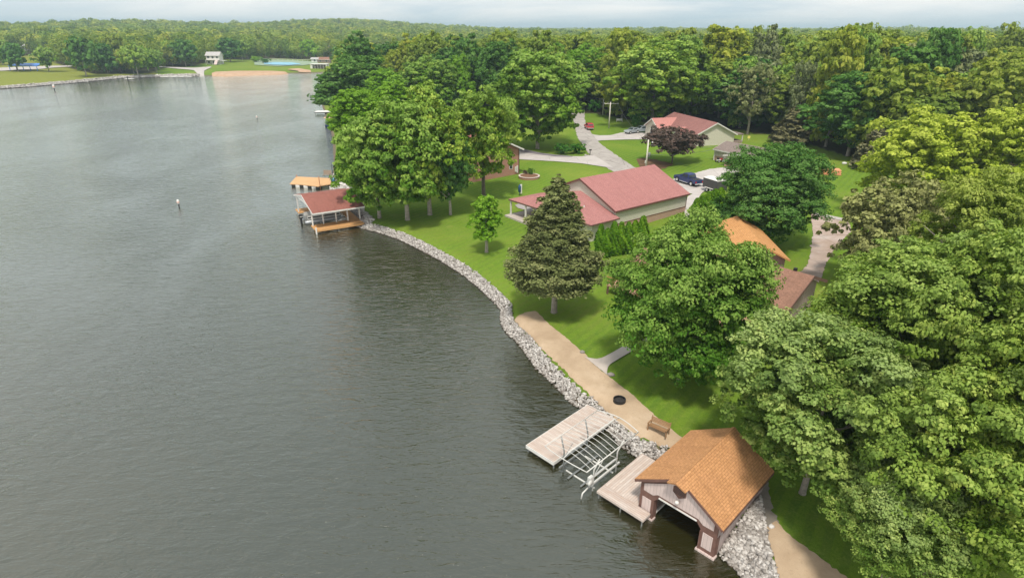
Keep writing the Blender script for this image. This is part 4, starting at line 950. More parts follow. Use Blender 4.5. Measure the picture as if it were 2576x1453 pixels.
# small things at the near shore
x_, y_ = un(1472, 1005, .1)
o = MB().lathe([(.02, -.12), (.13, -.08), (.16, 0), (.13, .08), (.02, .12)], 12, (x_, y_, .15)).build('mooring_float', plain('yellow_float', (.8, .62, .2)), None, True); tag(o, 'small pale yellow float at the rocks by the long dock', 'float')
for px_, py_, sz_, lb in ((1940, 1326, .22, 'white pale boulder on the silt behind the near boathouse'), (1465, 887, .3, 'brown rock at the lawn edge of the sand strip'), (1537, 944, .34, 'grey rock where the path meets the sand')):
    x_, y_, z_ = G(px_, py_); V0, F0_ = ico(); rg_ = np.random.RandomState(px_)
    o = npmesh('boulder', (V0*(1+.15*rg_.randn(12, 1)))*sz_*np.array([1, .8, .6])+np.array([x_, y_, z_+.1]), F0_, ROCKM, dict(tint=np.full(12, .95 if px_ == 1940 else .3))); tag(o, lb, 'rock')

# ------------------------------------------------------------------ covered slip with red roof
O2 = (-30.337, 85.253, 0); T2 = .539
cs = thing('covered_slip', 'open sided boat shelter with red shingle roof on white posts', 'boat shelter', O2, T2)
Lb, e0, e1, zb_, zr2, bm = 7.584, -1.975, 10.6, 3.11, 4.47, 4.3
rf = MB(); slab(rf, [(-.15, e0, zb_), (Lb+.15, e0, zb_), (Lb+.15, bm, zr2), (-.15, bm, zr2)], .12); slab(rf, [(-.15, e1, zb_), (Lb+.15, e1, zb_), (Lb+.15, bm, zr2), (-.15, bm, zr2)], .12)
rf.build('roof', REDR, cs)
gb = MB()
for x_ in (-.06, Lb+.0): gb.extr([(x_, e0+.3, zb_-.05), (x_, e0+2.2, zb_-.0), (x_, bm, zb_+.25), (x_, e1-2.2, zb_), (x_, e1-.3, zb_-.05), (x_, bm, zr2-.14)], (.06, 0, 0))
gb.build('gable_end', WHITE, cs)
fs = MB(); fs.box(-.17, Lb+.17, e0-.06, e0-.003, zb_-.24, zb_-.02); fs.box(-.17, Lb+.17, e1+.003, e1+.06, zb_-.24, zb_-.02)
for x0_ in (-.2, Lb+.153):
    slab(fs, [(x0_, e0, zb_+.0), (x0_+.047, e0, zb_), (x0_+.047, bm, zr2), (x0_, bm, zr2)], .2); slab(fs, [(x0_, e1, zb_), (x0_+.047, e1, zb_), (x0_+.047, bm, zr2), (x0_, bm, zr2)], .2)
fs.build('fascia', WHITE, cs)
def rz2(y): return zb_+(zr2-zb_)*min((y-e0)/(bm-e0), (e1-y)/(e1-bm))-.12
for x_, y_ in ((.1, 0), (3.74, .2), (5.5, .05), (7.3, -.25), (1.8, .4), (1.9, 2.9), (-.05, 8.9), (3.7, 8.9), (7.3, 8.9)):
    B(x_-.09, x_+.09, y_-.09, y_+.09, -1.2 if (x_ < 7) else .2, rz2(y_)).build('post', WHITE, cs)
B(-.1, 7.3, -2.3, .5, .45, .6).build('near_deck', TANDECK, cs); B(-.14, 7.35, -2.35, -2.302, .3, .6).build('deck_edge', TANDECK, cs)
B(-.2, 7.3, 8.3, 10.8, .45, .6).build('far_deck', TANDECK, cs); B(5.9, 7.3, .502, 8.298, .45, .598).build('shore_deck', TANDECK, cs)
B(-.1, .1, -2.4, -2.2, -1., .95).build('corner_pile', WHITE, cs)
B(5.7, 5.8, .6, 1.2, .6, .95).build('dock_box', REDWOOD, cs)
# pontoon boat inside
pbx, pby = loc2w(O2, T2, 2.5, 4.)
pb = thing('pontoon_boat', 'silver pontoon boat with a raised outboard inside the red roofed slip', 'boat', (pbx, pby, 0), T2)
for y_ in (-1.05, 1.05): MB().tube([(-2.9, y_, .42), (-2.6, y_, .42), (2.4, y_, .42), (3.0, y_, .62)], [.2, .3, .3, .08], 12).build('pontoon', HULL, pb, True)
B(-2.8, 2.7, -1.25, 1.25, .74, .84).build('boat_deck', GALV, pb)
rl = MB()
for y_ in (-1.22, 1.22): rl.box(-2.5, 2.5, y_-.03, y_+.03, .86, 1.45)
rl.box(2.46, 2.52, -1.18, 1.18, .86, 1.45); rl.build('side_fence', METAL, pb)
sr = MB()
for y_ in (-1.26, 1.24): sr.box(-2.45, 2.45, y_, y_+.02, 1.05, 1.25)
sr.build('fence_stripe', BLACK, pb)
for x0_ in (-1.9, .8): B(x0_, x0_+1.3, -1.1, -.5, .845, 1.25).build('boat_seat', plain('light_vinyl', (.6, .58, .55)), pb, bevel=.05)
cp_ = MB(); slab(cp_, [(-1.6, -1.2, 2.3), (1., -1.2, 2.3), (1., 1.2, 2.3), (-1.6, 1.2, 2.3)], .05); cp_.build('folded_canopy', BLACK, pb)
for x_ in (-1.5, .9):
    for y_ in (-1.15, 1.15): MB().tube([(x_*.3, y_, 1.4), (x_, y_, 2.28)], .025).build('canopy_leg', METAL, pb)
om = MB(); om.box(-3.5, -2.95, -.22, .22, .85, 1.5); om.box(-3.4, -3.1, -.1, .1, -.3, .85); om.build('outboard_motor', BLACK, pb, bevel=.06)
B(-3.45, -3.0, -.225, .225, 1.15, 1.25).build('motor_band', WHITE, pb)

# tan dock beyond
td = thing('dock', 'tan topped dock with black and white float blocks beyond the red roofed slip', 'dock', (-43, 111.8, 0), 0.)
tp = [(0, 0), (2.2, -.35), (6.1, -1.85), (6.35, -1.2), (8.3, .2), (7.0, 4.7), (-.8, 6.1)]
MB().extr([(a, b, .45) for a, b in tp], (0, 0, .15)).build('deck_surface', TANPLY, td)
for i in range(7):
    x_ = .3+i*.85; y_ = -.02-.30*i*.85*.9
    B(x_, x_+.8, y_-.02, y_+1.2, -.1, .44).build('float_block', WHITE if i % 2 else BLACK, td)
for a, b in ((6.2, -1.3), (8.1, .3), (-.6, 5.8)): B(a-.06, a+.06, b-.06, b+.06, -1, 2.4 if a > 6 and b < 0 else 1.).build('mooring_post', REDWOOD, td)
x_, y_ = un(822, 444, .7)
bc = thing('dock_bench', 'high backed brown bench at the shore end of the tan dock', 'bench', (x_, y_+.4, .6), -.15)
B(-.8, .8, -.3, .25, .42, .48).build('seat', WOODGREY, bc); B(-.85, .85, .26, .32, .4, 1.25).build('backrest', WOODGREY, bc)
for a in (-.75, .75):
    for b in (-.25, .22): B(a-.04, a+.04, b-.04, b+.04, 0, .42).build('leg', WOODGREY, bc)
MB().tube([(1.1, .2, -.6), (1.1, .2, 2.5)], .05).build('side_post', BLACK, bc)
x_, y_ = un(838, 457, .6)
bb_ = thing('water_toy', 'small blue plastic tub at the shore end of the tan dock', 'tub', (x_, y_, .62)); MB().lathe([(.3, 0), (.42, .1), (.45, .55), (.38, .6)], 14).build('tub_shell', BLUEB, bb_, True); MB().lathe([(.46, .56), (.46, .63), (.2, .66)], 14).build('tub_lid', plain('light_blue', (.2, .45, .8)), bb_)
# further docks
x_, y_ = un(790, 283, .9)
dock('dock', 'grey white dock on piles under the pine boughs', (x_, y_, 0), .12, [(0, 7.4, 0, 5.)], WHITE, BLACK, [(.4, .3), (3, .3), (6, .3), (.4, 4.5), (3, 4.5)], .95)
x_, y_ = un(815, 317, .4)
pl = thing('lift_boat', 'small boat under a tan canopy at the dock below the pine', 'boat', (x_, y_, 0), .1)
MB().lathe([(.05, -1.9), (.7, -1.6), (.85, 0), (.75, 1.2), (.1, 2.0)], 12, (1.8, 1., .5), 'x').build('hull', NAVY, pl, True)
B(.3, 3.3, .35, 1.65, .72, .95).build('cockpit', WHITE, pl); slab(q := MB(), [(.2, -.3, 2.9), (3.4, -.3, 2.9), (3.4, 2.4, 2.9), (.2, 2.4, 2.9)], .14); q.build('canopy', TARP, pl)
for a in (.3, 3.3):
    for b in (-.2, 2.3): MB().tube([(a, b, -.8), (a, b, 2.8)], .05).build('canopy_post', METAL, pl)
# buoys and markers
def buoy(px_, py_, lb, s_=1., cap=None):
    x_, y_ = un(px_, py_); t = thing('marker_buoy', lb, 'buoy', (x_, y_, 0))
    MB().lathe([(.05*s_, -.5), (.07*s_, 0), (.13*s_, .55*s_)], 10).build('float_stem', BLACK, t, True)
    MB().lathe([(.13*s_, .55*s_), (.2*s_, .62*s_), (.2*s_, 1.2*s_), (.12*s_, 1.32*s_)], 12).build('marker_can', WHITE, t, True)
    MB().lathe([(.205*s_, .82*s_), (.205*s_, .95*s_)], 12).build('orange_band', ORB, t, True)
buoy(451, 521, 'white and orange marker buoy standing alone in the open lake')
buoy(647, 301, 'small pale marker buoy off the pine point', 1.)
buoy(138, 229, 'white marker buoy near the far left shore', 2.2)

# ------------------------------------------------------------------ buildings
def gable_roof(t, name, a0, a1, b0, b1, ze, zr, mat_, oh=.4, og=.3, th=.16, axis='a', fas=WHITE, bm=None):
    """roof with ridge along a (local x)"""
    bm = (b0+b1)/2 if bm is None else bm; mb = MB(); fm = MB()
    for be in (b0, b1):
        s_ = -1 if be < bm else 1; k = (zr-ze)/abs(be-bm); eb = be+s_*oh; ez = ze-k*oh
        slab(mb, [(a0-og, eb, ez), (a1+og, eb, ez), (a1+og, bm, zr), (a0-og, bm, zr)], th)
        for x0_ in (a0-og-.045, a1+og+.003): slab(fm, [(x0_, eb, ez-.01), (x0_+.042, eb, ez-.01), (x0_+.042, bm, zr-.01), (x0_, bm, zr-.01)], .26)
        y0_ = eb-.05 if s_ < 0 else eb+.003; fm.box(a0-og, a1+og, y0_, y0_+.047, ez-.24, ez-.02)
    r = mb.build(name, mat_, t); f_ = fm.build('fascia', fas, r); return r
def gable_walls(t, a0, a1, b0, b1, z0, ze, zr, mat_, name='wall', th=.14, drop=.2):
    bm = (b0+b1)/2
    mb = MB(); mb.box(a0+.15, a1-.15, b0, b0+.15, z0, ze-drop); mb.box(a0+.15, a1-.15, b1-.15, b1, z0, ze-drop)
    for x_ in (a0, a1-.147): mb.extr([(x_, b0, z0), (x_, b0, ze-drop), (x_, bm, zr-drop), (x_, b1, ze-drop), (x_, b1, z0)], (.147, 0, 0))
    return mb.build(name, mat_, t)
def window(t, axis, pos, c, zc_, w_, h_, out=-1, frame=WHITE):
    """window in a wall; axis 'b' = wall at constant y facing out*y; axis 'a' = wall at constant x"""
    def bx(u0, u1, v0, v1, d0, d1):
        d0, d1 = sorted((pos+out*d0, pos+out*d1))
        return B(u0, u1, d0, d1, v0, v1) if axis == 'b' else B(d0, d1, u0, u1, v0, v1)
    f_ = bx(c-w_/2, c+w_/2, zc_-h_/2, zc_+h_/2, .003, .04).build('window', frame, t)
    bx(c-w_/2+.09, c+w_/2-.09, zc_+.03, zc_+h_/2-.09, .043, .05).build('pane', GLASS, f_)
    bx(c-w_/2+.09, c+w_/2-.09, zc_-h_/2+.09, zc_-.03, .043, .05).build('pane', GLASS, f_)
    return f_
# red roofed barn
bt = .645; BO = (14.378, 79.086)
zg = hz(*loc2w(BO, bt, 7, 0)); 
bar = thing('barn', 'large cream outbuilding with faded red shingle roof and a porch roof on its lake end', 'outbuilding', (*BO, 0), bt)
LB, WB, ZEb, ZRb = 15.64, 14.378, 5.05, 8.23; kb = (ZRb-ZEb)/(WB/2)
gable_walls(bar, 0, LB, 0, WB, 3.0, ZEb+.1, ZRb+.05, CREAMW, drop=.26)
pl_ = MB(); pl_.box(-.03, LB+.03, -.03, WB+.03, .6, 2.93); pl_.build('brick_plinth', BRICKW, bar)
B(-.07, LB+.07, -.07, WB+.07, 2.93, 3.0).build('plinth_cap', BROWNT, bar)
gable_roof(bar, 'roof', 0, LB, 0, WB, ZEb+.12, ZRb, PINKR, .32, .32, .14, fas=plain('dark_red_gutter', (.16, .07, .06)))
for x_ in (-.05, LB-.04): B(x_, x_+.09, -.05, -.003, 3.0, ZEb-.2).build('corner_board', BROWNT if x_ > 1 else WHITE, bar)
# hipped porch roof on the lake end
pr_ = MB(); e_ = -6.5; zee = 4.15; A0, A1 = (-.02, 7.2, 6.35), (-.9, 7.2, 6.35); c1, c2_, c3, c4 = (e_+1., -.9, zee), (e_, 16.2, zee), (-.02, -.9, zee), (-.02, 16.2, zee)
for P_ in ([c3, c1, A1, A0], [c1, c2_, A1], [c2_, c4, A0, A1]):
    n_ = (Vector(P_[1])-Vector(P_[0])).cross(Vector(P_[2])-Vector(P_[0])).normalized(); n_ = n_ if n_.z > 0 else -n_
    pr_.extr([tuple(Vector(q)-n_*.12) for q in P_], tuple(n_*.12))
po = pr_.build('porch_roof', PINKR, bar)
MB().tube([(-3., 3.2, 5.0), (-3., 3.2, 5.5)], .09).build('vent_pipe', WHITE, po)
fm = MB(); fm.extr([c1, c2_, (c2_[0]-.05, c2_[1], zee), (c1[0]-.05, c1[1], zee)], (0, 0, -.22)); fm.box(e_+1., 0, -.95, -.903, zee-.2, zee); fm.build('porch_fascia', BROWNT, bar)
B(-4.7, -.02, -.3, 8.6, 1., zee-.12).build('porch_room_wall', CREAMW, bar)
B(-7.0, -.05, 8.62, 16.6, .8, 1.62).build('porch_slab', CONC, bar)
for x_, y_ in ((-6.3, 15.9), (-6.15, 12.4), (-2., 15.9), (-6., 9.4)): B(x_-.1, x_+.1, y_-.1, y_+.1, 1.62, zee-.08).build('porch_post', WHITE if y_ > 12 else MAUVE, bar)
sheet('patio', [(1295,517),(1311,511),(1354,508)], [(1303,524),(1328,531),(1362,526)], mk_sand('patio_concrete', (.30, .27, .27), (.36, .33, .33), (.42, .39, .39)), .08, 12, 5)
x_, y_, z_ = G(1307, 492)
fu = thing('folded_umbrella', 'narrow upright dark blue folded garden umbrella with a white side behind the porch roof', 'umbrella', (x_, y_, z_))
MB().lathe([(.04, .0), (.05, .5), (.24, .7), (.26, 1.5), (.08, 1.95)], 10).build('canvas', plain('navy_canvas', (.02, .07, .16)), fu, True); B(.1, .42, .05, .2, .35, 1.95).build('white_cover', WHITE, fu)

# brick house behind the maples
kz = hz(1.3, 114.9)
bk = thing('brick_house', 'two storey red brick house half hidden by the maple cluster', 'house', (1.3, 114.9, 0), R_(33))
gz0 = kz-.4; ze_, zr_ = kz+5.2, kz+7.6
def bwalls():
    mb = MB(); bm = -5.2
    mb.extr([(-10.4, 0, gz0), (-10.4, 0, ze_-.2), (bm, 0, zr_-.3), (0, 0, ze_-.2), (0, 0, gz0)], (0, .2, 0))
    mb.box(-.2, 0, .2, 11.8, gz0, ze_-.25); mb.box(-10.4, -10.2, .2, 11.8, gz0, ze_-.25)
    mb.extr([(-10.4, 11.8, gz0), (-10.4, 11.8, ze_-.2), (bm, 11.8, zr_-.3), (0, 11.8, ze_-.2), (0, 11.8, gz0)], (0, .2, 0)); return mb
bwalls().build('wall', BRICK, bk)
mb = MB(); fm = MB()
for s_, ex in ((1, .75), (-1, -11.15)):
    zz = ze_-.3; slab(mb, [(ex, -.6, zz), (ex, 12.6, zz), (-5.2, 12.6, zr_), (-5.2, -.6, zr_)], .15)
    slab(fm, [(ex, -.65, zz-.01), (ex, -.603, zz-.01), (-5.2, -.603, zr_-.01), (-5.2, -.65, zr_-.01)], .28); fm.box(ex if s_ > 0 else ex-.05, ex+.05 if s_ > 0 else ex, -.6, 12.6, zz-.25, zz-.02)
r_ = mb.build('roof', REDR, bk); fm.build('fascia', WHITE, r_)
window(bk, 'b', 0, -1.9, kz+1.9, .8, 1.5); window(bk, 'b', 0, -5.2, kz+1.9, 1.2, 1.5); window(bk, 'b', 0, -5.2, kz+4.6, 1.2, 1.3)
B(-1.0, -.72, -.2, -.003, kz+.55, kz+1.5).build('electric_meter', WHITE, bk); B(-.6, -.36, -.18, -.003, kz+.3, kz+1.7).build('electric_meter', WHITE, bk)
MB().tube([(-.06, -.08, gz0+.2), (-.06, -.08, ze_-.4)], .06).build('downspout', BLACK, bk)
x_, y_, z_ = G(1331, 447)
pt = thing('brick_planter', 'low round brick planter with a pale cap at the corner of the brick house', 'planter', (x_, y_, z_-.1))
mb = MB().lathe([(2.0, 0), (2.0, .45)], 30); mb.build('planter_wall', BRICK, pt); MB().lathe([(2.06, .45), (2.06, .55), (1.75, .55), (1.75, .46)], 30).build('planter_cap', CREAMP, pt); MB().lathe([(1.74, .46), (1.7, .53), (.1, .56)], 24).build('planter_soil', MULCH, pt)

# cream house with maroon roof
TC_ = -1.3; CO = (37.42, 157.8)
kz = hz(*loc2w(CO, TC_, 18, 5)); LC, WC = 18.97, 10.67; ze_, zr_ = 5.71, 8.3; zb0 = 2.5
ch = thing('cream_house', 'cream sided house with maroon roof and small cross gables at the wood edge', 'house', (*CO, 0), TC_)
gable_walls(ch, 0, LC, 0, WC, zb0, ze_+.1, zr_+.05, CREAMW, drop=.3)
gable_roof(ch, 'roof', 0, LC, 0, WC, ze_, zr_, MAROON, .5, .5, .2)
def crossg(a0, a1, bf, zee_, zrr, mt=MAROON):
    am = (a0+a1)/2; mb = MB(); mb.extr([(a0, bf, zb0), (a0, bf, zee_), (am, bf, zrr-.2), (a1, bf, zee_), (a1, bf, zb0)], (0, .15, 0)); mb.box(a0, a0+.15, bf+.15, 0, zb0, zee_-.05); mb.box(a1-.15, a1, bf+.15, 0, zb0, zee_-.05)
    mb.build('cross_gable_wall', CREAMW, ch)
    kk = (zrr-zee_)/(am-a0); rm_ = MB(); f2_ = MB(); yi = WC/2*.95*(zrr-ze_)/(zr_-ze_)
    for s_ in (-1, 1):
        ex = am+s_*(am-a0+.4); ez = zee_-kk*.4
        slab(rm_, [(ex, bf-.4, ez), (am, bf-.4, zrr), (am, yi, zrr), (ex, .0, ez)], .16)
        slab(f2_, [(ex, bf-.45, ez), (am, bf-.45, zrr), (am, bf-.403, zrr), (ex, bf-.403, ez)], .28)
    r2 = rm_.build('cross_gable_roof', mt, ch); f2_.build('gable_fascia', WHITE, r2)
crossg(.4, 7.4, -3.0, 5.6, 7.6, plain('pinkish_shingle', (.44, .19, .17), .9)); crossg(10.8, 13.9, -1.5, 5.3, 6.5, plain('pinkish_shingle', (.44, .19, .17), .9))
window(ch, 'b', -3., 3.9, 4.3, 1.6, 1.2); window(ch, 'b', 0, 9., 4.3, 1.2, 1.2); window(ch, 'b', 0, 15.6, 4.3, 1.4, 1.2)
B(14., 18., WC+.5, WC+3.3, 5.0, 5.25).build('rear_porch_roof', GREYR, ch)
for a in (14.2, 17.8): B(a-.1, a+.1, WC+3.0, WC+3.2, 2.5, 5.0).build('porch_post', WHITE, ch)
B(14.1, 17.9, WC+.02, WC+3.2, 2.4, 3.6).build('rear_deck', MAUVE, ch)
# garage
GO = (42.42, 125.01); TG = -1.0
ga = thing('garage', 'low cream and brick garage with grey brown roof beside the driveway', 'garage', (*GO, 0), TG)
gable_walls(ga, .3, 10.6, .3, 7., 3.75, 5.35, 6.4, CREAMW, drop=.28)
B(.27, 10.63, .27, 7.03, 1.8, 3.75).build('brick_base', BRICKW, ga)
gable_roof(ga, 'roof', .3, 10.6, .3, 7., 5.3, 6.45, GREYR, .5, .35, .15)
window(ga, 'b', .3, 3.9, 4.4, 1.1, .9); B(2.6, 3.3, .2, .297, 2.6, 5.0).build('door_panel', WHITE, ga)
B(.1, .3, .1, .3, 1.8, 5.1).build('corner_post', WHITE, ga)
mb = MB(); mb.extr([(5.1, -2.5, 3.6), (5.1, -2.5, 4.85), (8.6, -2.5, 5.55), (12.1, -2.5, 4.85), (12.1, -2.5, 3.6)], (0, .15, 0)); mb.box(5.1, 5.25, -2.35, .2, 3.6, 4.75); mb.build('front_wing_wall', CREAMW, ga)
B(5.07, 12.13, -2.53, .2, 1.8, 3.6).build('brick_base', BRICKW, ga)
mb = MB(); fm = MB()
for s_ in (-1, 1):
    ex = 8.6+s_*3.9; slab(mb, [(ex, -2.85, 4.95), (8.6, -2.85, 5.75), (8.6, 3., 5.75), (ex, 1., 4.95)], .14); slab(fm, [(ex, -2.9, 4.95), (8.6, -2.9, 5.75), (8.6, -2.853, 5.75), (ex, -2.853, 4.95)], .26)
r_ = mb.build('front_wing_roof', GREYR, ga); fm.build('fascia', WHITE, r_)
B(6.9, 7.6, -2.56, -2.533, 4.0, 4.5).build('wall_vent', BLACK, ga)

# house with brown and orange roofs between the maples
Br = Vector((*un(2035, 690, 6.4), 0)); Bl = Vector((*un(1931, 662, 6.4), 0)); Be = Vector((*un(1974, 785, 4.3), 0))
ud = (Bl-Br).normalized(); th_ = math.atan2(ud.y, ud.x); vd = Vector((-ud.y, ud.x, 0)); be_ = abs((Be-Br).dot(vd)); sg = 1 if (Be-Br).dot(vd) > 0 else -1
hs = thing('lake_house', 'wooden lake house with weathered brown main roof and a bright orange rear wing', 'house', (Br.x, Br.y, 0), th_)
zf = 1.2
LH = 17.
mb = MB(); slab(mb, [(-.5, sg*be_, 4.3), (LH, sg*be_, 4.3), (LH, 0, 6.4), (-.5, 0, 6.4)], .16); slab(mb, [(-.5, -sg*be_*.8, 4.7), (LH, -sg*be_*.8, 4.7), (LH, 0, 6.4), (-.5, 0, 6.4)], .16)
rmain = mb.build('main_roof', BROWNR, hs)
fm = MB()
for s_, bb2, z2_ in ((sg, be_, 4.3), (-sg, be_*.8, 4.7)): slab(fm, [(-.56, s_*bb2, z2_), (-.503, s_*bb2, z2_), (-.503, 0, 6.4), (-.56, 0, 6.4)], .3)
fm.build('fascia', BROWNT, rmain)
bi = be_-.7
mb = MB(); mb.extr([(.2, sg*bi, zf), (.2, sg*bi, 4.3), (.2, 0, 6.15), (.2, -sg*bi*.75, 4.6), (.2, -sg*bi*.75, zf)], (.15, 0, 0)); y0_, y1_ = sorted((sg*bi, sg*(bi-.15))); mb.box(.35, LH-.5, y0_, y1_, zf, 4.25); y0_, y1_ = sorted((-sg*bi*.75, -sg*(bi*.75-.15))); mb.box(.35, LH-.5, y0_, y1_, zf, 4.45)
mb.extr([(LH-.4, sg*bi, zf), (LH-.4, sg*bi, 4.3), (LH-.4, 0, 6.15), (LH-.4, -sg*bi*.75, 4.6), (LH-.4, -sg*bi*.75, zf)], (.15, 0, 0))
mb.build('wall', MAUVE, hs)
B(1.2, 1.5, -sg*.1-.15, -sg*.1+.15, 6.2, 6.65).build('chimney_vent', BLACK, hs)
for a in (2.5, 6, 9.5, 13): window(hs, 'b', sg*bi, a, 3.1, 1.6, 1.5, sg, BROWNT)
# timber deck on the lake side
y0_, y1_ = sorted((sg*bi, sg*(bi+3.6)))
B(.8, LH+.7, y0_+.02, y1_, 2.15, 2.3).build('timber_deck', planks('peach_deck_boards', (.46, .28, .18), (.54, .34, .23), .15, 0, .08), hs)
rlm = MB(); yo = y1_ if sg > 0 else y0_
for a in np.arange(.85, LH+.7, 1.6): rlm.box(a-.05, a+.05, yo-.05, yo+.05, 2.3, 3.2)
rlm.box(.8, LH+.7, yo-.06, yo+.06, 3.2, 3.27); rlm.box(.8, LH+.7, yo-.02, yo+.02, 2.75, 2.8); rlm.build('deck_railing', REDWOOD, hs)
for a in (1., 5., 9., 13., LH+.5): B(a-.08, a+.08, yo-.08, yo+.08, .5, 2.15).build('deck_post', BROWNT, hs)
# orange wing
An = Vector((*un(1924.9, 621.5, 7.0), 0)); Af = Vector((*un(1853.8, 542.8, 7.0), 0)); ua = (Af-An).normalized(); la_ = (Af-An).length
M1 = Matrix.Rotation(-th_, 4, 'Z'); 
def toh(p): return M1@(p-Vector((Br.x, Br.y, 0)))
an, af = toh(An), toh(Af); va = Vector((-(af-an).y, (af-an).x, 0)).normalized()
if (M1.inverted().to_3x3()@va).x > 0: va = -va      # va points to the lake side
def P3(p, k, z): q = p+va*k; return (q.x, q.y, z)
mb = MB(); slab(mb, [P3(an, 0, 7), P3(af, 0, 7), P3(af, 5.2, 4.9), P3(an, 2.6, 5.95)], .16); slab(mb, [P3(an, 0, 7), P3(af, 0, 7), P3(af, -2.9, 5.6), P3(an, -2.9, 5.6)], .16)
rw = mb.build('wing_roof', shingle('bright_orange_shingle', (.50, .25, .10), (.60, .31, .13), (.38, .17, .07), .55, .2, .4), hs)
mb = MB(); ax_ = (af-an).normalized()
def Q3(p, l, k, z): q = p+ax_*l+va*k; return (q.x, q.y, z)
mb.extr([Q3(an, .5, 2.4, zf), Q3(an, .5, 2.4, 5.7), Q3(an, .5, 0, 6.8), Q3(an, .5, -2.5, 5.5), Q3(an, .5, -2.5, zf)], tuple(ax_*.15)); mb.extr([Q3(af, -.6, 4.6, zf), Q3(af, -.6, 4.6, 4.9), Q3(af, -.6, 0, 6.8), Q3(af, -.6, -2.5, 5.5), Q3(af, -.6, -2.5, zf)], tuple(ax_*.15))
mb.extr([Q3(an, .66, -2.5, zf), Q3(an, .66, -2.5, 5.4), Q3(af, -.66, -2.5, 5.4), Q3(af, -.66, -2.5, zf)], tuple(va*.15)); mb.extr([Q3(an, .66, 2.4, zf), Q3(an, .66, 2.4, 5.6), Q3(af, -.66, 4.4, 4.8), Q3(af, -.66, 4.4, zf)], tuple(-va*.15))
mb.build('wing_wall', MAUVE, hs)

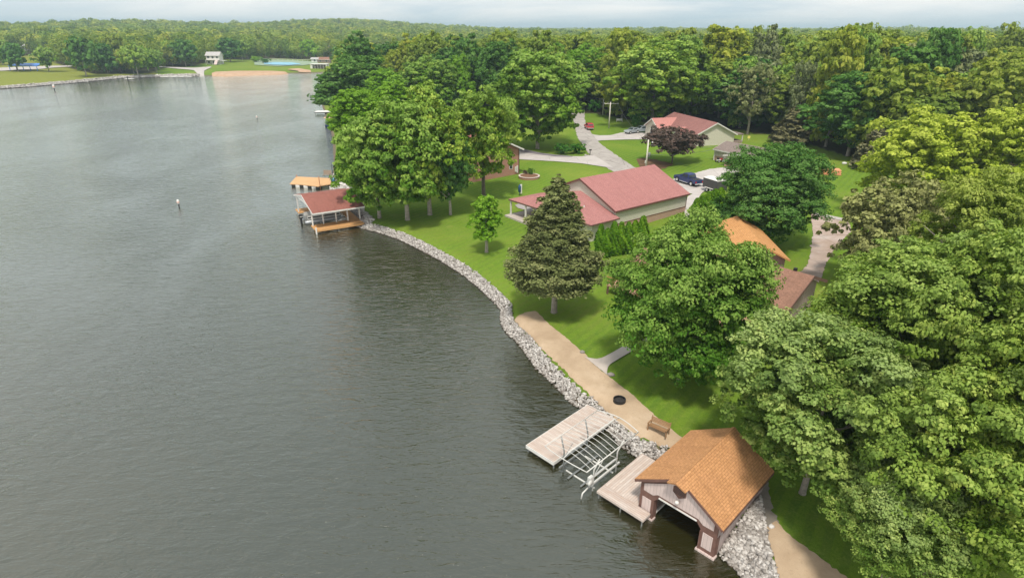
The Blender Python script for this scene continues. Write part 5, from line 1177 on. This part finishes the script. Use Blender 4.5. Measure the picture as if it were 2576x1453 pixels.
# ------------------------------------------------------------------ vehicles
def wheel(t, x, y, r, w_=.22):
    wh = MB().lathe([(r*.6, -w_/2), (r*.95, -w_/2), (r, -w_*.3), (r, w_*.3), (r*.95, w_/2), (r*.6, w_/2)], 18, (x, y, r), 'y').build('wheel', RUBBER, t, True)
    MB().lathe([(.04, -w_/2-.015), (r*.6, -w_/2-.01), (r*.6, w_/2+.01), (.04, w_/2+.015)], 14, (x, y, r), 'y').build('rim', RIM, wh)
def car(name, label, cat, x, y, z, rz, paint, kind='sedan'):
    t = thing(name, label, cat, (x, y, z), rz)
    if kind == 'pickup':
        Lc, Wc = 5.8, 1.95
        body = [(-2.9, .55), (-2.9, 1.12), (-2.86, 1.16), (-1.05, 1.18), (-1.0, 1.2), (1.25, 1.2), (2.6, 1.12), (2.88, .95), (2.9, .5), (2.4, .42), (2.3, .75), (1.95, .92), (1.5, .75), (1.4, .40), (-1.3, .40), (-1.4, .75), (-1.8, .92), (-2.2, .75), (-2.3, .48)]
        cab = [(-1.0, 1.2), (-.85, 1.78), (-.6, 1.88), (.45, 1.88), (1.2, 1.25), (1.2, 1.2)]; wx = (-1.82, 1.93); wr = .4
    elif kind == 'suv':
        Lc, Wc = 4.6, 1.85
        body = [(-2.28, .5), (-2.3, .95), (-2.2, 1.05), (1.1, 1.05), (2.1, .95), (2.28, .7), (2.28, .45), (1.9, .4), (1.8, .65), (1.45, .78), (1.1, .65), (1.0, .35), (-1.0, .35), (-1.1, .65), (-1.4, .78), (-1.75, .65), (-1.85, .4)]
        cab = [(-2.2, 1.05), (-2.05, 1.55), (-1.8, 1.68), (.1, 1.68), (.95, 1.1), (.95, 1.05)]; wx = (-1.42, 1.45); wr = .36
    else:
        Lc, Wc = 4.6, 1.8
        body = [(-2.28, .48), (-2.3, .88), (-2.2, .95), (1.0, .95), (2.1, .82), (2.28, .6), (2.28, .4), (1.9, .38), (1.8, .6), (1.45, .72), (1.1, .6), (1.0, .32), (-1.0, .32), (-1.1, .6), (-1.4, .72), (-1.75, .6), (-1.85, .4)]
        cab = [(-1.7, .95), (-1.1, 1.36), (-.8, 1.42), (.1, 1.42), (.95, .98), (.95, .95)]; wx = (-1.42, 1.45); wr = .34
    h_ = Wc/2
    mb = MB(); mb.extr([(a, -h_, b) for a, b in body], (0, Wc, 0)); bd = mb.build('body', paint, t, bevel=.06)
    cb_ = MB(); top = [(a, b) for a, b in cab]
    n = len(top); vs = []
    for s_ in (-1, 1):
        for a, b in top: vs.append((a, s_*(h_-.05-(b-top[0][1])*.22), b))
    cb_.add(vs, [tuple(range(n)), tuple(range(2*n-1, n-1, -1))]+[(i, i+n, (i+1) % n+n, (i+1) % n) for i in range(n)]); cb_.build('cabin', paint, t, bevel=.04)
    zt_, zb2 = max(b for a, b in top)-.1, top[0][1]+.06
    for s_ in (-1, 1):
        y_a = h_-.05-(zb2-top[0][1])*.22; y_b = h_-.05-(zt_-top[0][1])*.22
        xs0, xs1 = top[1][0]+.12, top[3][0]-.05; xm = (xs0+xs1)/2
        for p0, p1, q1 in ((xs0, xm-.05, xm-.05), (xm+.05, xs1+.35, xs1)):
            m2 = MB(); m2.extr([(p0, s_*(y_a+.006), zb2), (p1, s_*(y_a+.006), zb2), (q1, s_*(y_b+.006), zt_), (p0+.05, s_*(y_b+.006), zt_)], (0, s_*.012, 0)); m2.build('side_window', GLASS, t)
    x0_, z0_ = top[3]; x1_, z1_ = top[4]; ws = MB(); yb = h_-.05-(z0_-top[0][1])*.22-.1
    nx, nz = -(z1_-z0_), (x1_-x0_); l_ = math.hypot(nx, nz); nx, nz = nx/l_, nz/l_
    def lerp(f): return (x0_+(x1_-x0_)*f, z0_+(z1_-z0_)*f)
    a, b = lerp(.1), lerp(.92); ws.extr([(a[0]+nx*.012, -yb, a[1]+nz*.012), (a[0]+nx*.012, yb, a[1]+nz*.012), (b[0]+nx*.012, yb+.12, b[1]+nz*.012), (b[0]+nx*.012, -yb-.12, b[1]+nz*.012)], (nx*.012, 0, nz*.012)); ws.build('windscreen', GLASS, t)
    x0_, z0_ = top[1]; x1_, z1_ = top[0]; nx, nz = -(z0_-z1_), (x0_-x1_); l_ = math.hypot(nx, nz); nx, nz = nx/l_, nz/l_
    a, b = lerp(.08), lerp(.85); rw_ = MB(); rw_.extr([(a[0]+nx*.012, -yb, a[1]+nz*.012), (a[0]+nx*.012, yb, a[1]+nz*.012), (b[0]+nx*.012, yb+.06, b[1]+nz*.012), (b[0]+nx*.012, -yb-.06, b[1]+nz*.012)], (nx*.012, 0, nz*.012)); rw_.build('rear_window', GLASS, t)
    for s_ in (-1, 1):
        y0_, y1_ = sorted((s_*(h_-.35), s_*(h_-.08)))
        B(-Lc/2-.02, -Lc/2+.05, y0_, y1_, .7, .95).build('tail_light', LAMPR, t); B(Lc/2-.12, Lc/2+.0, y0_, y1_, .62, .8).build('headlight', RIM, t)
        for w0 in wx: wheel(t, w0, s_*(h_-.12), wr)
    B(-Lc/2-.1, -Lc/2-.021, -h_+.05, h_-.05, .42, .58).build('rear_bumper', RIM, t)
    if kind == 'pickup':
        B(-2.78, -1.15, -.78, .78, 1.185, 1.2).build('cargo_bed', BLACK, t); B(-1., 1.2, -h_-.08, -h_-.003, .36, .42).build('running_board', RIM, t); B(-1., 1.2, h_+.003, h_+.08, .36, .42).build('running_board', RIM, t)
    return t
a = Vector(G(1764, 473)); b = Vector(G(1698, 452)); d_ = (b-a).normalized(); mid = (a+b)/2; rzt = math.atan2(d_.y, d_.x)
car('pickup_truck', 'dark blue pickup truck in front of the barn end, tail toward a trailer', 'pickup', mid.x, mid.y, mid.z+.10, rzt, NAVY, 'pickup')
tx_, ty_ = mid.x-d_.x*6.6, mid.y-d_.y*6.6
tr = thing('trailer', 'dark grey enclosed trailer with a white roof hitched behind the blue pickup', 'trailer', (tx_, ty_, hz(tx_, ty_)+.1), rzt)
B(-1.9, 1.7, -1.1, 1.1, .55, 2.2).build('box', plain('dark_grey_panel', (.07, .065, .07), .5), tr, bevel=.05); mb = MB(); mb.lathe([(.1, -1.88), (1.1, -1.85), (1.1, 1.65), (.1, 1.7)], 20, (0, 0, 0), 'x'); mb.v = [(x, y, 2.2+max(0, z)*.16) for x, y, z in mb.v]; mb.build('roof', WHITE, tr)
for y_ in (-1.05, 1.05):
    for x_ in (-.5, .35): wheel(tr, x_, y_*1.08, .34)
MB().tube([(1.7, 0, .6), (3.2, 0, .55)], .06).build('drawbar', WHITE, tr)
for y_ in (-1.25, 1.25): B(-1., .9, y_-.12, y_+.12, .7, .76).build('mudguard', WHITE, tr)
x_, y_, z_ = G(1481, 325); car('red_car', 'red car parked at the edge of the road seen from behind', 'car', x_, y_, z_+.08, R_(96), REDP, 'suv')
x_, y_, z_ = G(1590, 336); car('silver_car', 'silver grey car nearest the road on the cream house drive', 'car', x_, y_, z_+.12, R_(215), SILVER)
x_, y_, z_ = G(1612, 334); car('silver_car', 'second silver grey car parked beyond the first, nearer the cream house', 'car', x_, y_, z_+.12, R_(200), SILVER, 'suv')
x_, y_, z_ = G(1808, 408)
mw = thing('lawn_tractor', 'small pale lawn tractor beside the garage brick wall', 'mower', (x_, y_, z_), .5)
B(-.5, .3, -.3, .3, .35, .6).build('body', WHITE, mw, bevel=.05); B(-.45, -.05, -.22, .22, .6, .95).build('seat', BLACK, mw, bevel=.05); B(.3, .75, -.25, .25, .35, .7).build('bonnet', REDP, mw, bevel=.05)
for x_ in (-.4, .6):
    for y_ in (-.38, .38): wheel(mw, x_, y_, .25, .16)

# ------------------------------------------------------------------ poles, wires, mailbox
def pole(px_, top_, basey, lb, arm=True, wide=.19):
    x_, y_, z_ = G(px_, basey); zt = ztop(x_, y_, top_, z_)
    t = thing('utility_pole', lb, 'pole', (x_, y_, z_)); MB().tube([(0, 0, -.4), (0, 0, (zt-z_)*.5), (0, 0, zt-z_)], [wide, wide*.85, wide*.7], 10).build('shaft', POLE, t, True)
    return t, (x_, y_, z_, zt)
p1, (x1, y1, z1, t1) = pole(1624.5, 351.5, 424, 'pale utility pole with a grey transformer rising behind the barn ridge')
MB().lathe([(.05, 0), (.24, .03), (.26, .8), (.2, .9), (.05, .93)], 14, (.42, -.1, t1-z1-3.4)).build('transformer', GALV, p1, True)
MB().tube([(0, 0, t1-z1-.5), (.45, -.1, t1-z1-.35), (.75, -.15, t1-z1-.4)], .04).build('lamp_arm', BLACK, p1); MB().lathe([(.05, .1), (.16, 0), (.14, -.14), (.05, -.18)], 12, (.8, -.16, t1-z1-.45)).build('lamp_head', WHITE, p1, True)
B(-.32, -.18, -.1, .1, t1-z1-4.6, t1-z1-4.1).build('junction_box', WHITE, p1)
p2, (x2, y2, z2, t2) = pole(1531.5, 257, 323, 'tall pale utility pole on the grass beside the road bend')
B(-1.7, 2.2, -.06, .06, t2-z2-.5, t2-z2-.36).build('crossarm', POLE, p2)
for a in (-1.6, -.7, .9, 2.1): MB().lathe([(.03, 0), (.08, .05), (.07, .18), (.03, .22)], 8, (a, 0, t2-z2-.36)).build('insulator', WHITE, p2)
p3, (x3, y3, z3, t3) = pole(1516, 246, 290, 'thinner utility pole half buried in leaves behind the tall pole', wide=.15)
B(-1.4, 1.4, -.05, .05, t3-z3-.5, t3-z3-.38).build('crossarm', POLE, p3)
def wire(A_, B_, sag, lb, r=.018):
    pts = [tuple(Vector(A_).lerp(Vector(B_), i/16)-Vector((0, 0, sag*4*(i/16)*(1-i/16)))) for i in range(17)]
    o = MB().tube(pts, r, 5).build('power_line', GALV, None, True); tag(o, lb, 'power line')
wire((x1, y1, t1-.9), (42.8, 125.2, 5.6), .5, 'upper power line from the transformer pole to the garage', .028)
wire((x1, y1, t1-2.9), (43.5, 123.8, 5.5), .5, 'lower power line from the transformer pole to the garage', .028)
wire((x2+2, y2, t2-.3), (x1, y1, t1-.3), 1.2, 'power line between the tall roadside pole and the transformer pole')
wire((x2-1.6, y2, t2-.2), (x3-1.2, y3, t3-.4), .5, 'left power line between the two roadside poles')
wire((x2+2.1, y2, t2-.2), (x3+1.2, y3, t3-.4), .5, 'right power line between the two roadside poles')
x_, y_, z_ = G(1484, 391)
mbx = thing('mailbox', 'black mailbox on a post in a stone bed at the driveway mouth', 'mailbox', (x_, y_, z_))
B(-.07, .07, -.07, .07, 0, 1.05).build('post', BLACK, mbx); q = MB().lathe([(.02, -.28), (.15, -.27), (.15, .27), (.02, .28)], 12, (.05, 0, 1.2), 'x'); q.build('letter_box', BLACK, mbx, True)
V0, F0_ = ico()
for i, (a, b) in enumerate(((-.5, -.2), (.5, -.25), (-1.0, -.05))):
    c = npmesh('stone', V0*.32*np.array([1, .8, .6])+np.array([a, b, .1]), F0_, ROCKM, dict(tint=np.full(12, .2+.3*i))); c.parent = mbx
x_, y_, z_ = G(1558, 307)
sb = thing('garden_bench', 'small white bench at the shady wood edge behind the tall pole', 'bench', (x_, y_, z_), -.1)
B(-.9, .9, -.2, .25, .4, .46).build('seat', WHITE, sb); B(-.9, .9, .26, .31, .4, .95).build('backrest', WHITE, sb)
for a in (-.8, .8): B(a-.05, a+.05, -.15, .2, 0, .4).build('leg', WHITE, sb)
# lumber pile and small items on the back lawn
x_, y_, z_ = G(2078, 436)
lp = thing('lumber_pile', 'low stack of orange boards on the back lawn', 'lumber', (x_, y_, z_), -.25)
for i in range(5): B(-2.1+.15*i, 2.3-.1*(i % 2), -1.5+.1*i, 1.5-.12*i, .05+.17*i, .2+.17*i).build('board_layer', LUMBER, lp)
x_, y_, z_ = G(2124, 413); o = MB().lathe([(.05, 0), (.5, .05), (.45, .35), (.1, .45)], 12, (x_, y_, z_)).build('white_bucket', WHITE, None, True); tag(o, 'small white tub on the dark mulch of the back lawn', 'tub')
x_, y_, z_ = G(1883, 352); sg_ = thing('yard_sign', 'small yellow sign on the grass behind the garage', 'sign', (x_, y_, z_)); B(-.3, .3, -.02, .02, .35, .95).build('sign_panel', plain('yellow_panel', (.8, .7, .2)), sg_); B(-.03, .03, -.02, .02, 0, .35).build('sign_stake', POLE, sg_)

# ------------------------------------------------------------------ far shore buildings
def fbox(name, label, cat, px_, py_, rz, w_, d_, h_, zr__, wm_, rm_, wins=3, hip=False, rows=1):
    x_, y_, z_ = G(px_, py_); t = thing(name, label, cat, (x_, y_, z_), rz)
    gable_walls(t, -w_/2, w_/2, 0, d_, -.5, h_, h_+zr__, wm_, drop=.3); gable_roof(t, 'roof', -w_/2, w_/2, 0, d_, h_, h_+zr__, rm_, .6, .5, .25)
    for r in range(rows):
        for i in range(wins): window(t, 'b', 0, -w_/2+w_*(i+.5)/wins, h_*(r+.5)/rows+.1, 1.6, 1.6)
    return t
lk = fbox('white_house', 'white two storey lake house with grey roof across the water', 'house', 538, 162.5, .1, 9.5, 8, 6.6, 2.2, WHITE, PALEROOF, 3, rows=2)
B(-4.8, 4.8, -2.4, -.02, 3.1, 3.3).build('balcony', WHITE, lk)
for a in (-4.6, 0, 4.6): B(a-.12, a+.12, -2.3, -2.06, -.5, 3.1).build('balcony_post', WHITE, lk)
B(4.9, 8.2, .5, 5., 2.4, 2.7).build('side_deck', WHITE, lk); slab(q := MB(), [(2.2, -6.5, .3), (4.4, -6.5, .3), (4.4, -2.45, 3.1), (2.2, -2.45, 3.1)], .25); q.build('stair', CREAMP, lk)
fbox('pale_house', 'long low pale house at the top of the far left lawn', 'house', 79, 129, -.1, 22, 10, 3.8, 2.6, WHITE, PALEROOF, 4)
fbox('pink_house', 'pinkish house half behind trees at the far left edge', 'house', 12, 136, .1, 8, 8, 5.5, 2.5, CREAMP, PALEROOF, 2)
fbox('grey_roofed_house', 'distant grey roofed house in the trees above the picnic shelter', 'house', 838, 120, .2, 18, 10, 5, 4, CREAMW, GREYR, 3)
fbox('garden_shed', 'tiny pinkish shed among the trees on the far bank', 'shed', 308, 158, .1, 4.5, 4, 2.6, 1.2, CREAMP, WHITE, 1)
fbox('garden_shed', 'tiny white roofed shed higher among the far bank trees', 'shed', 298, 145, .1, 5, 4, 2.4, 1.0, WHITE, WHITE, 1)
x_, y_, z_ = G(802, 173.5)
pv = thing('picnic_shelter', 'open white picnic shelter on posts by the far shore', 'shelter', (x_, y_, z_), 0)
B(-6.2, 6.2, -.4, 7.4, 3.0, 3.3).build('roof', WHITE, pv); B(-6, -4.4, 0, 6, 0, 3.0).build('end_wall', WHITE, pv); B(5.2, 6., 0, 6, 0, 3.).build('end_wall', WHITE, pv)
for a in (-2.6, -.6, 1.4, 3.4): B(a-.12, a+.12, .1, .34, 0, 3.).build('post', WHITE, pv)
B(-4.3, 5.1, 4.5, 4.7, 0, 3).build('back_wall', MAUVE, pv)
fbox('utility_building', 'small white block building behind the picnic shelter', 'building', 792, 157.5, 0, 5.5, 5, 3.0, .8, WHITE, PALEROOF, 1)
fbox('brown_roofed_pavilion', 'brown roofed pavilion right of the small white block building', 'pavilion', 814, 158.5, 0, 10, 6, 2.8, 1.6, MAUVE, BROWNR, 2)
x_, y_, z_ = G(60, 179)
bdk = thing('blue_canopy', 'long blue flat canopy over a white fence on the far left shore', 'canopy', (x_, y_, z_), -.05)
slab(q := MB(), [(-9.5, 0, 3.2), (9.5, 0, 3.2), (9.5, 7, 4.3), (-9.5, 7, 4.3)], .4); q.build('canopy_sheet', BLUEP, bdk)
for a in (-9, -4.5, 0, 4.5, 9): B(a-.14, a+.14, .1, .38, 0, 2.9).build('post', BLACK if a in (-4.5,) else BLUEP, bdk)
x_, y_ = un(981, 150.5, .5)
wb = thing('white_boathouse', 'distant boathouse with a pale hipped roof in the far cove', 'boathouse', (x_, y_, 0), 0)
MB().add([(-6.8, 0, 4.2), (6.8, 0, 4.2), (6.8, 9, 4.2), (-6.8, 9, 4.2), (-1.5, 4.5, 6.8), (1.5, 4.5, 6.8)], [(0, 1, 5, 4), (1, 2, 5), (2, 3, 4, 5), (3, 0, 4), (3, 2, 1, 0)]).build('roof', plain('pale_pink_roof', (.66, .6, .56)), wb)
for a in (-5.5, -2, 2, 5.5): B(a-.2, a+.2, .5, .9, -.5, 4.2).build('post', WHITE, wb)
B(-5, 5, 6, 6.3, 0, 4.1).build('back_wall', MAUVE, wb); B(-6, 6, .2, 2, .4, .7).build('walkway', WHITE, wb)
for i, (px_, py_, L_, lb) in enumerate(((414, 193.6, 6, 'leftmost'), (430, 193.4, 7.5, 'second'), (450, 193.2, 8, 'third'), (470, 193, 7, 'rightmost'))):
    x_, y_ = un(px_, py_, .5); o = thing('shore_dock', lb+' of the four white docks along the ramp lawn shore', 'dock', (x_, y_, 0), -.25)
    B(-L_/2, L_/2, -.6, .8, .45, .8).build('dock_deck', WHITE, o)
    for a in (-L_/2+.4, L_/2-.4): B(a-.12, a+.12, -.5, -.26, -.6, .449).build('pile', GALV, o)
x_, y_ = un(322, 200, .5); o = thing('shore_dock', 'short dark pier post dock below the pale trunked far tree', 'dock', (x_, y_, 0), 0); B(-2, 2, 0, 3, .6, .9).build('dock_deck', WHITE, o); B(-.2, .2, -.3, -.01, -.6, 2.).build('pile', BLACK, o)
# court fence
A_, B_ = G(650, 151.8), G(800, 156.5)
cfn = thing('court_fence', 'pale low fence along the back of the sports court', 'fence', A_)
v_ = Vector(B_)-Vector(A_); fm = MB(); fm.extr([(0, 0, 1.5), (v_.x, v_.y, v_.z+1.5), (v_.x, v_.y+.12, v_.z+1.5), (0, .12, 1.5)], (0, 0, .18)); fm.build('rail', WHITE, cfn)
for i in range(13): p_ = v_*i/12; B(p_.x-.1, p_.x+.1, p_.y-.1, p_.y+.1, p_.z-.6, p_.z+1.55).build('fence_post', WHITE, cfn)

# ------------------------------------------------------------------ air
hzm = bpy.data.materials.new('air'); hzm.use_nodes = True; t_ = hzm.node_tree; t_.nodes.clear()
pv_ = t_.nodes.new('ShaderNodeVolumePrincipled'); pv_.inputs['Color'].default_value = (.68, .88, 1., 1); pv_.inputs['Density'].default_value = .00026; pv_.inputs['Anisotropy'].default_value = .2
oo = t_.nodes.new('ShaderNodeOutputMaterial'); t_.links.new(pv_.outputs[0], oo.inputs['Volume'])
hb = B(-9600, 9600, -9600, 9600, -4, 95); o = hb.build('haze', hzm); tag(o, kind='stuff')
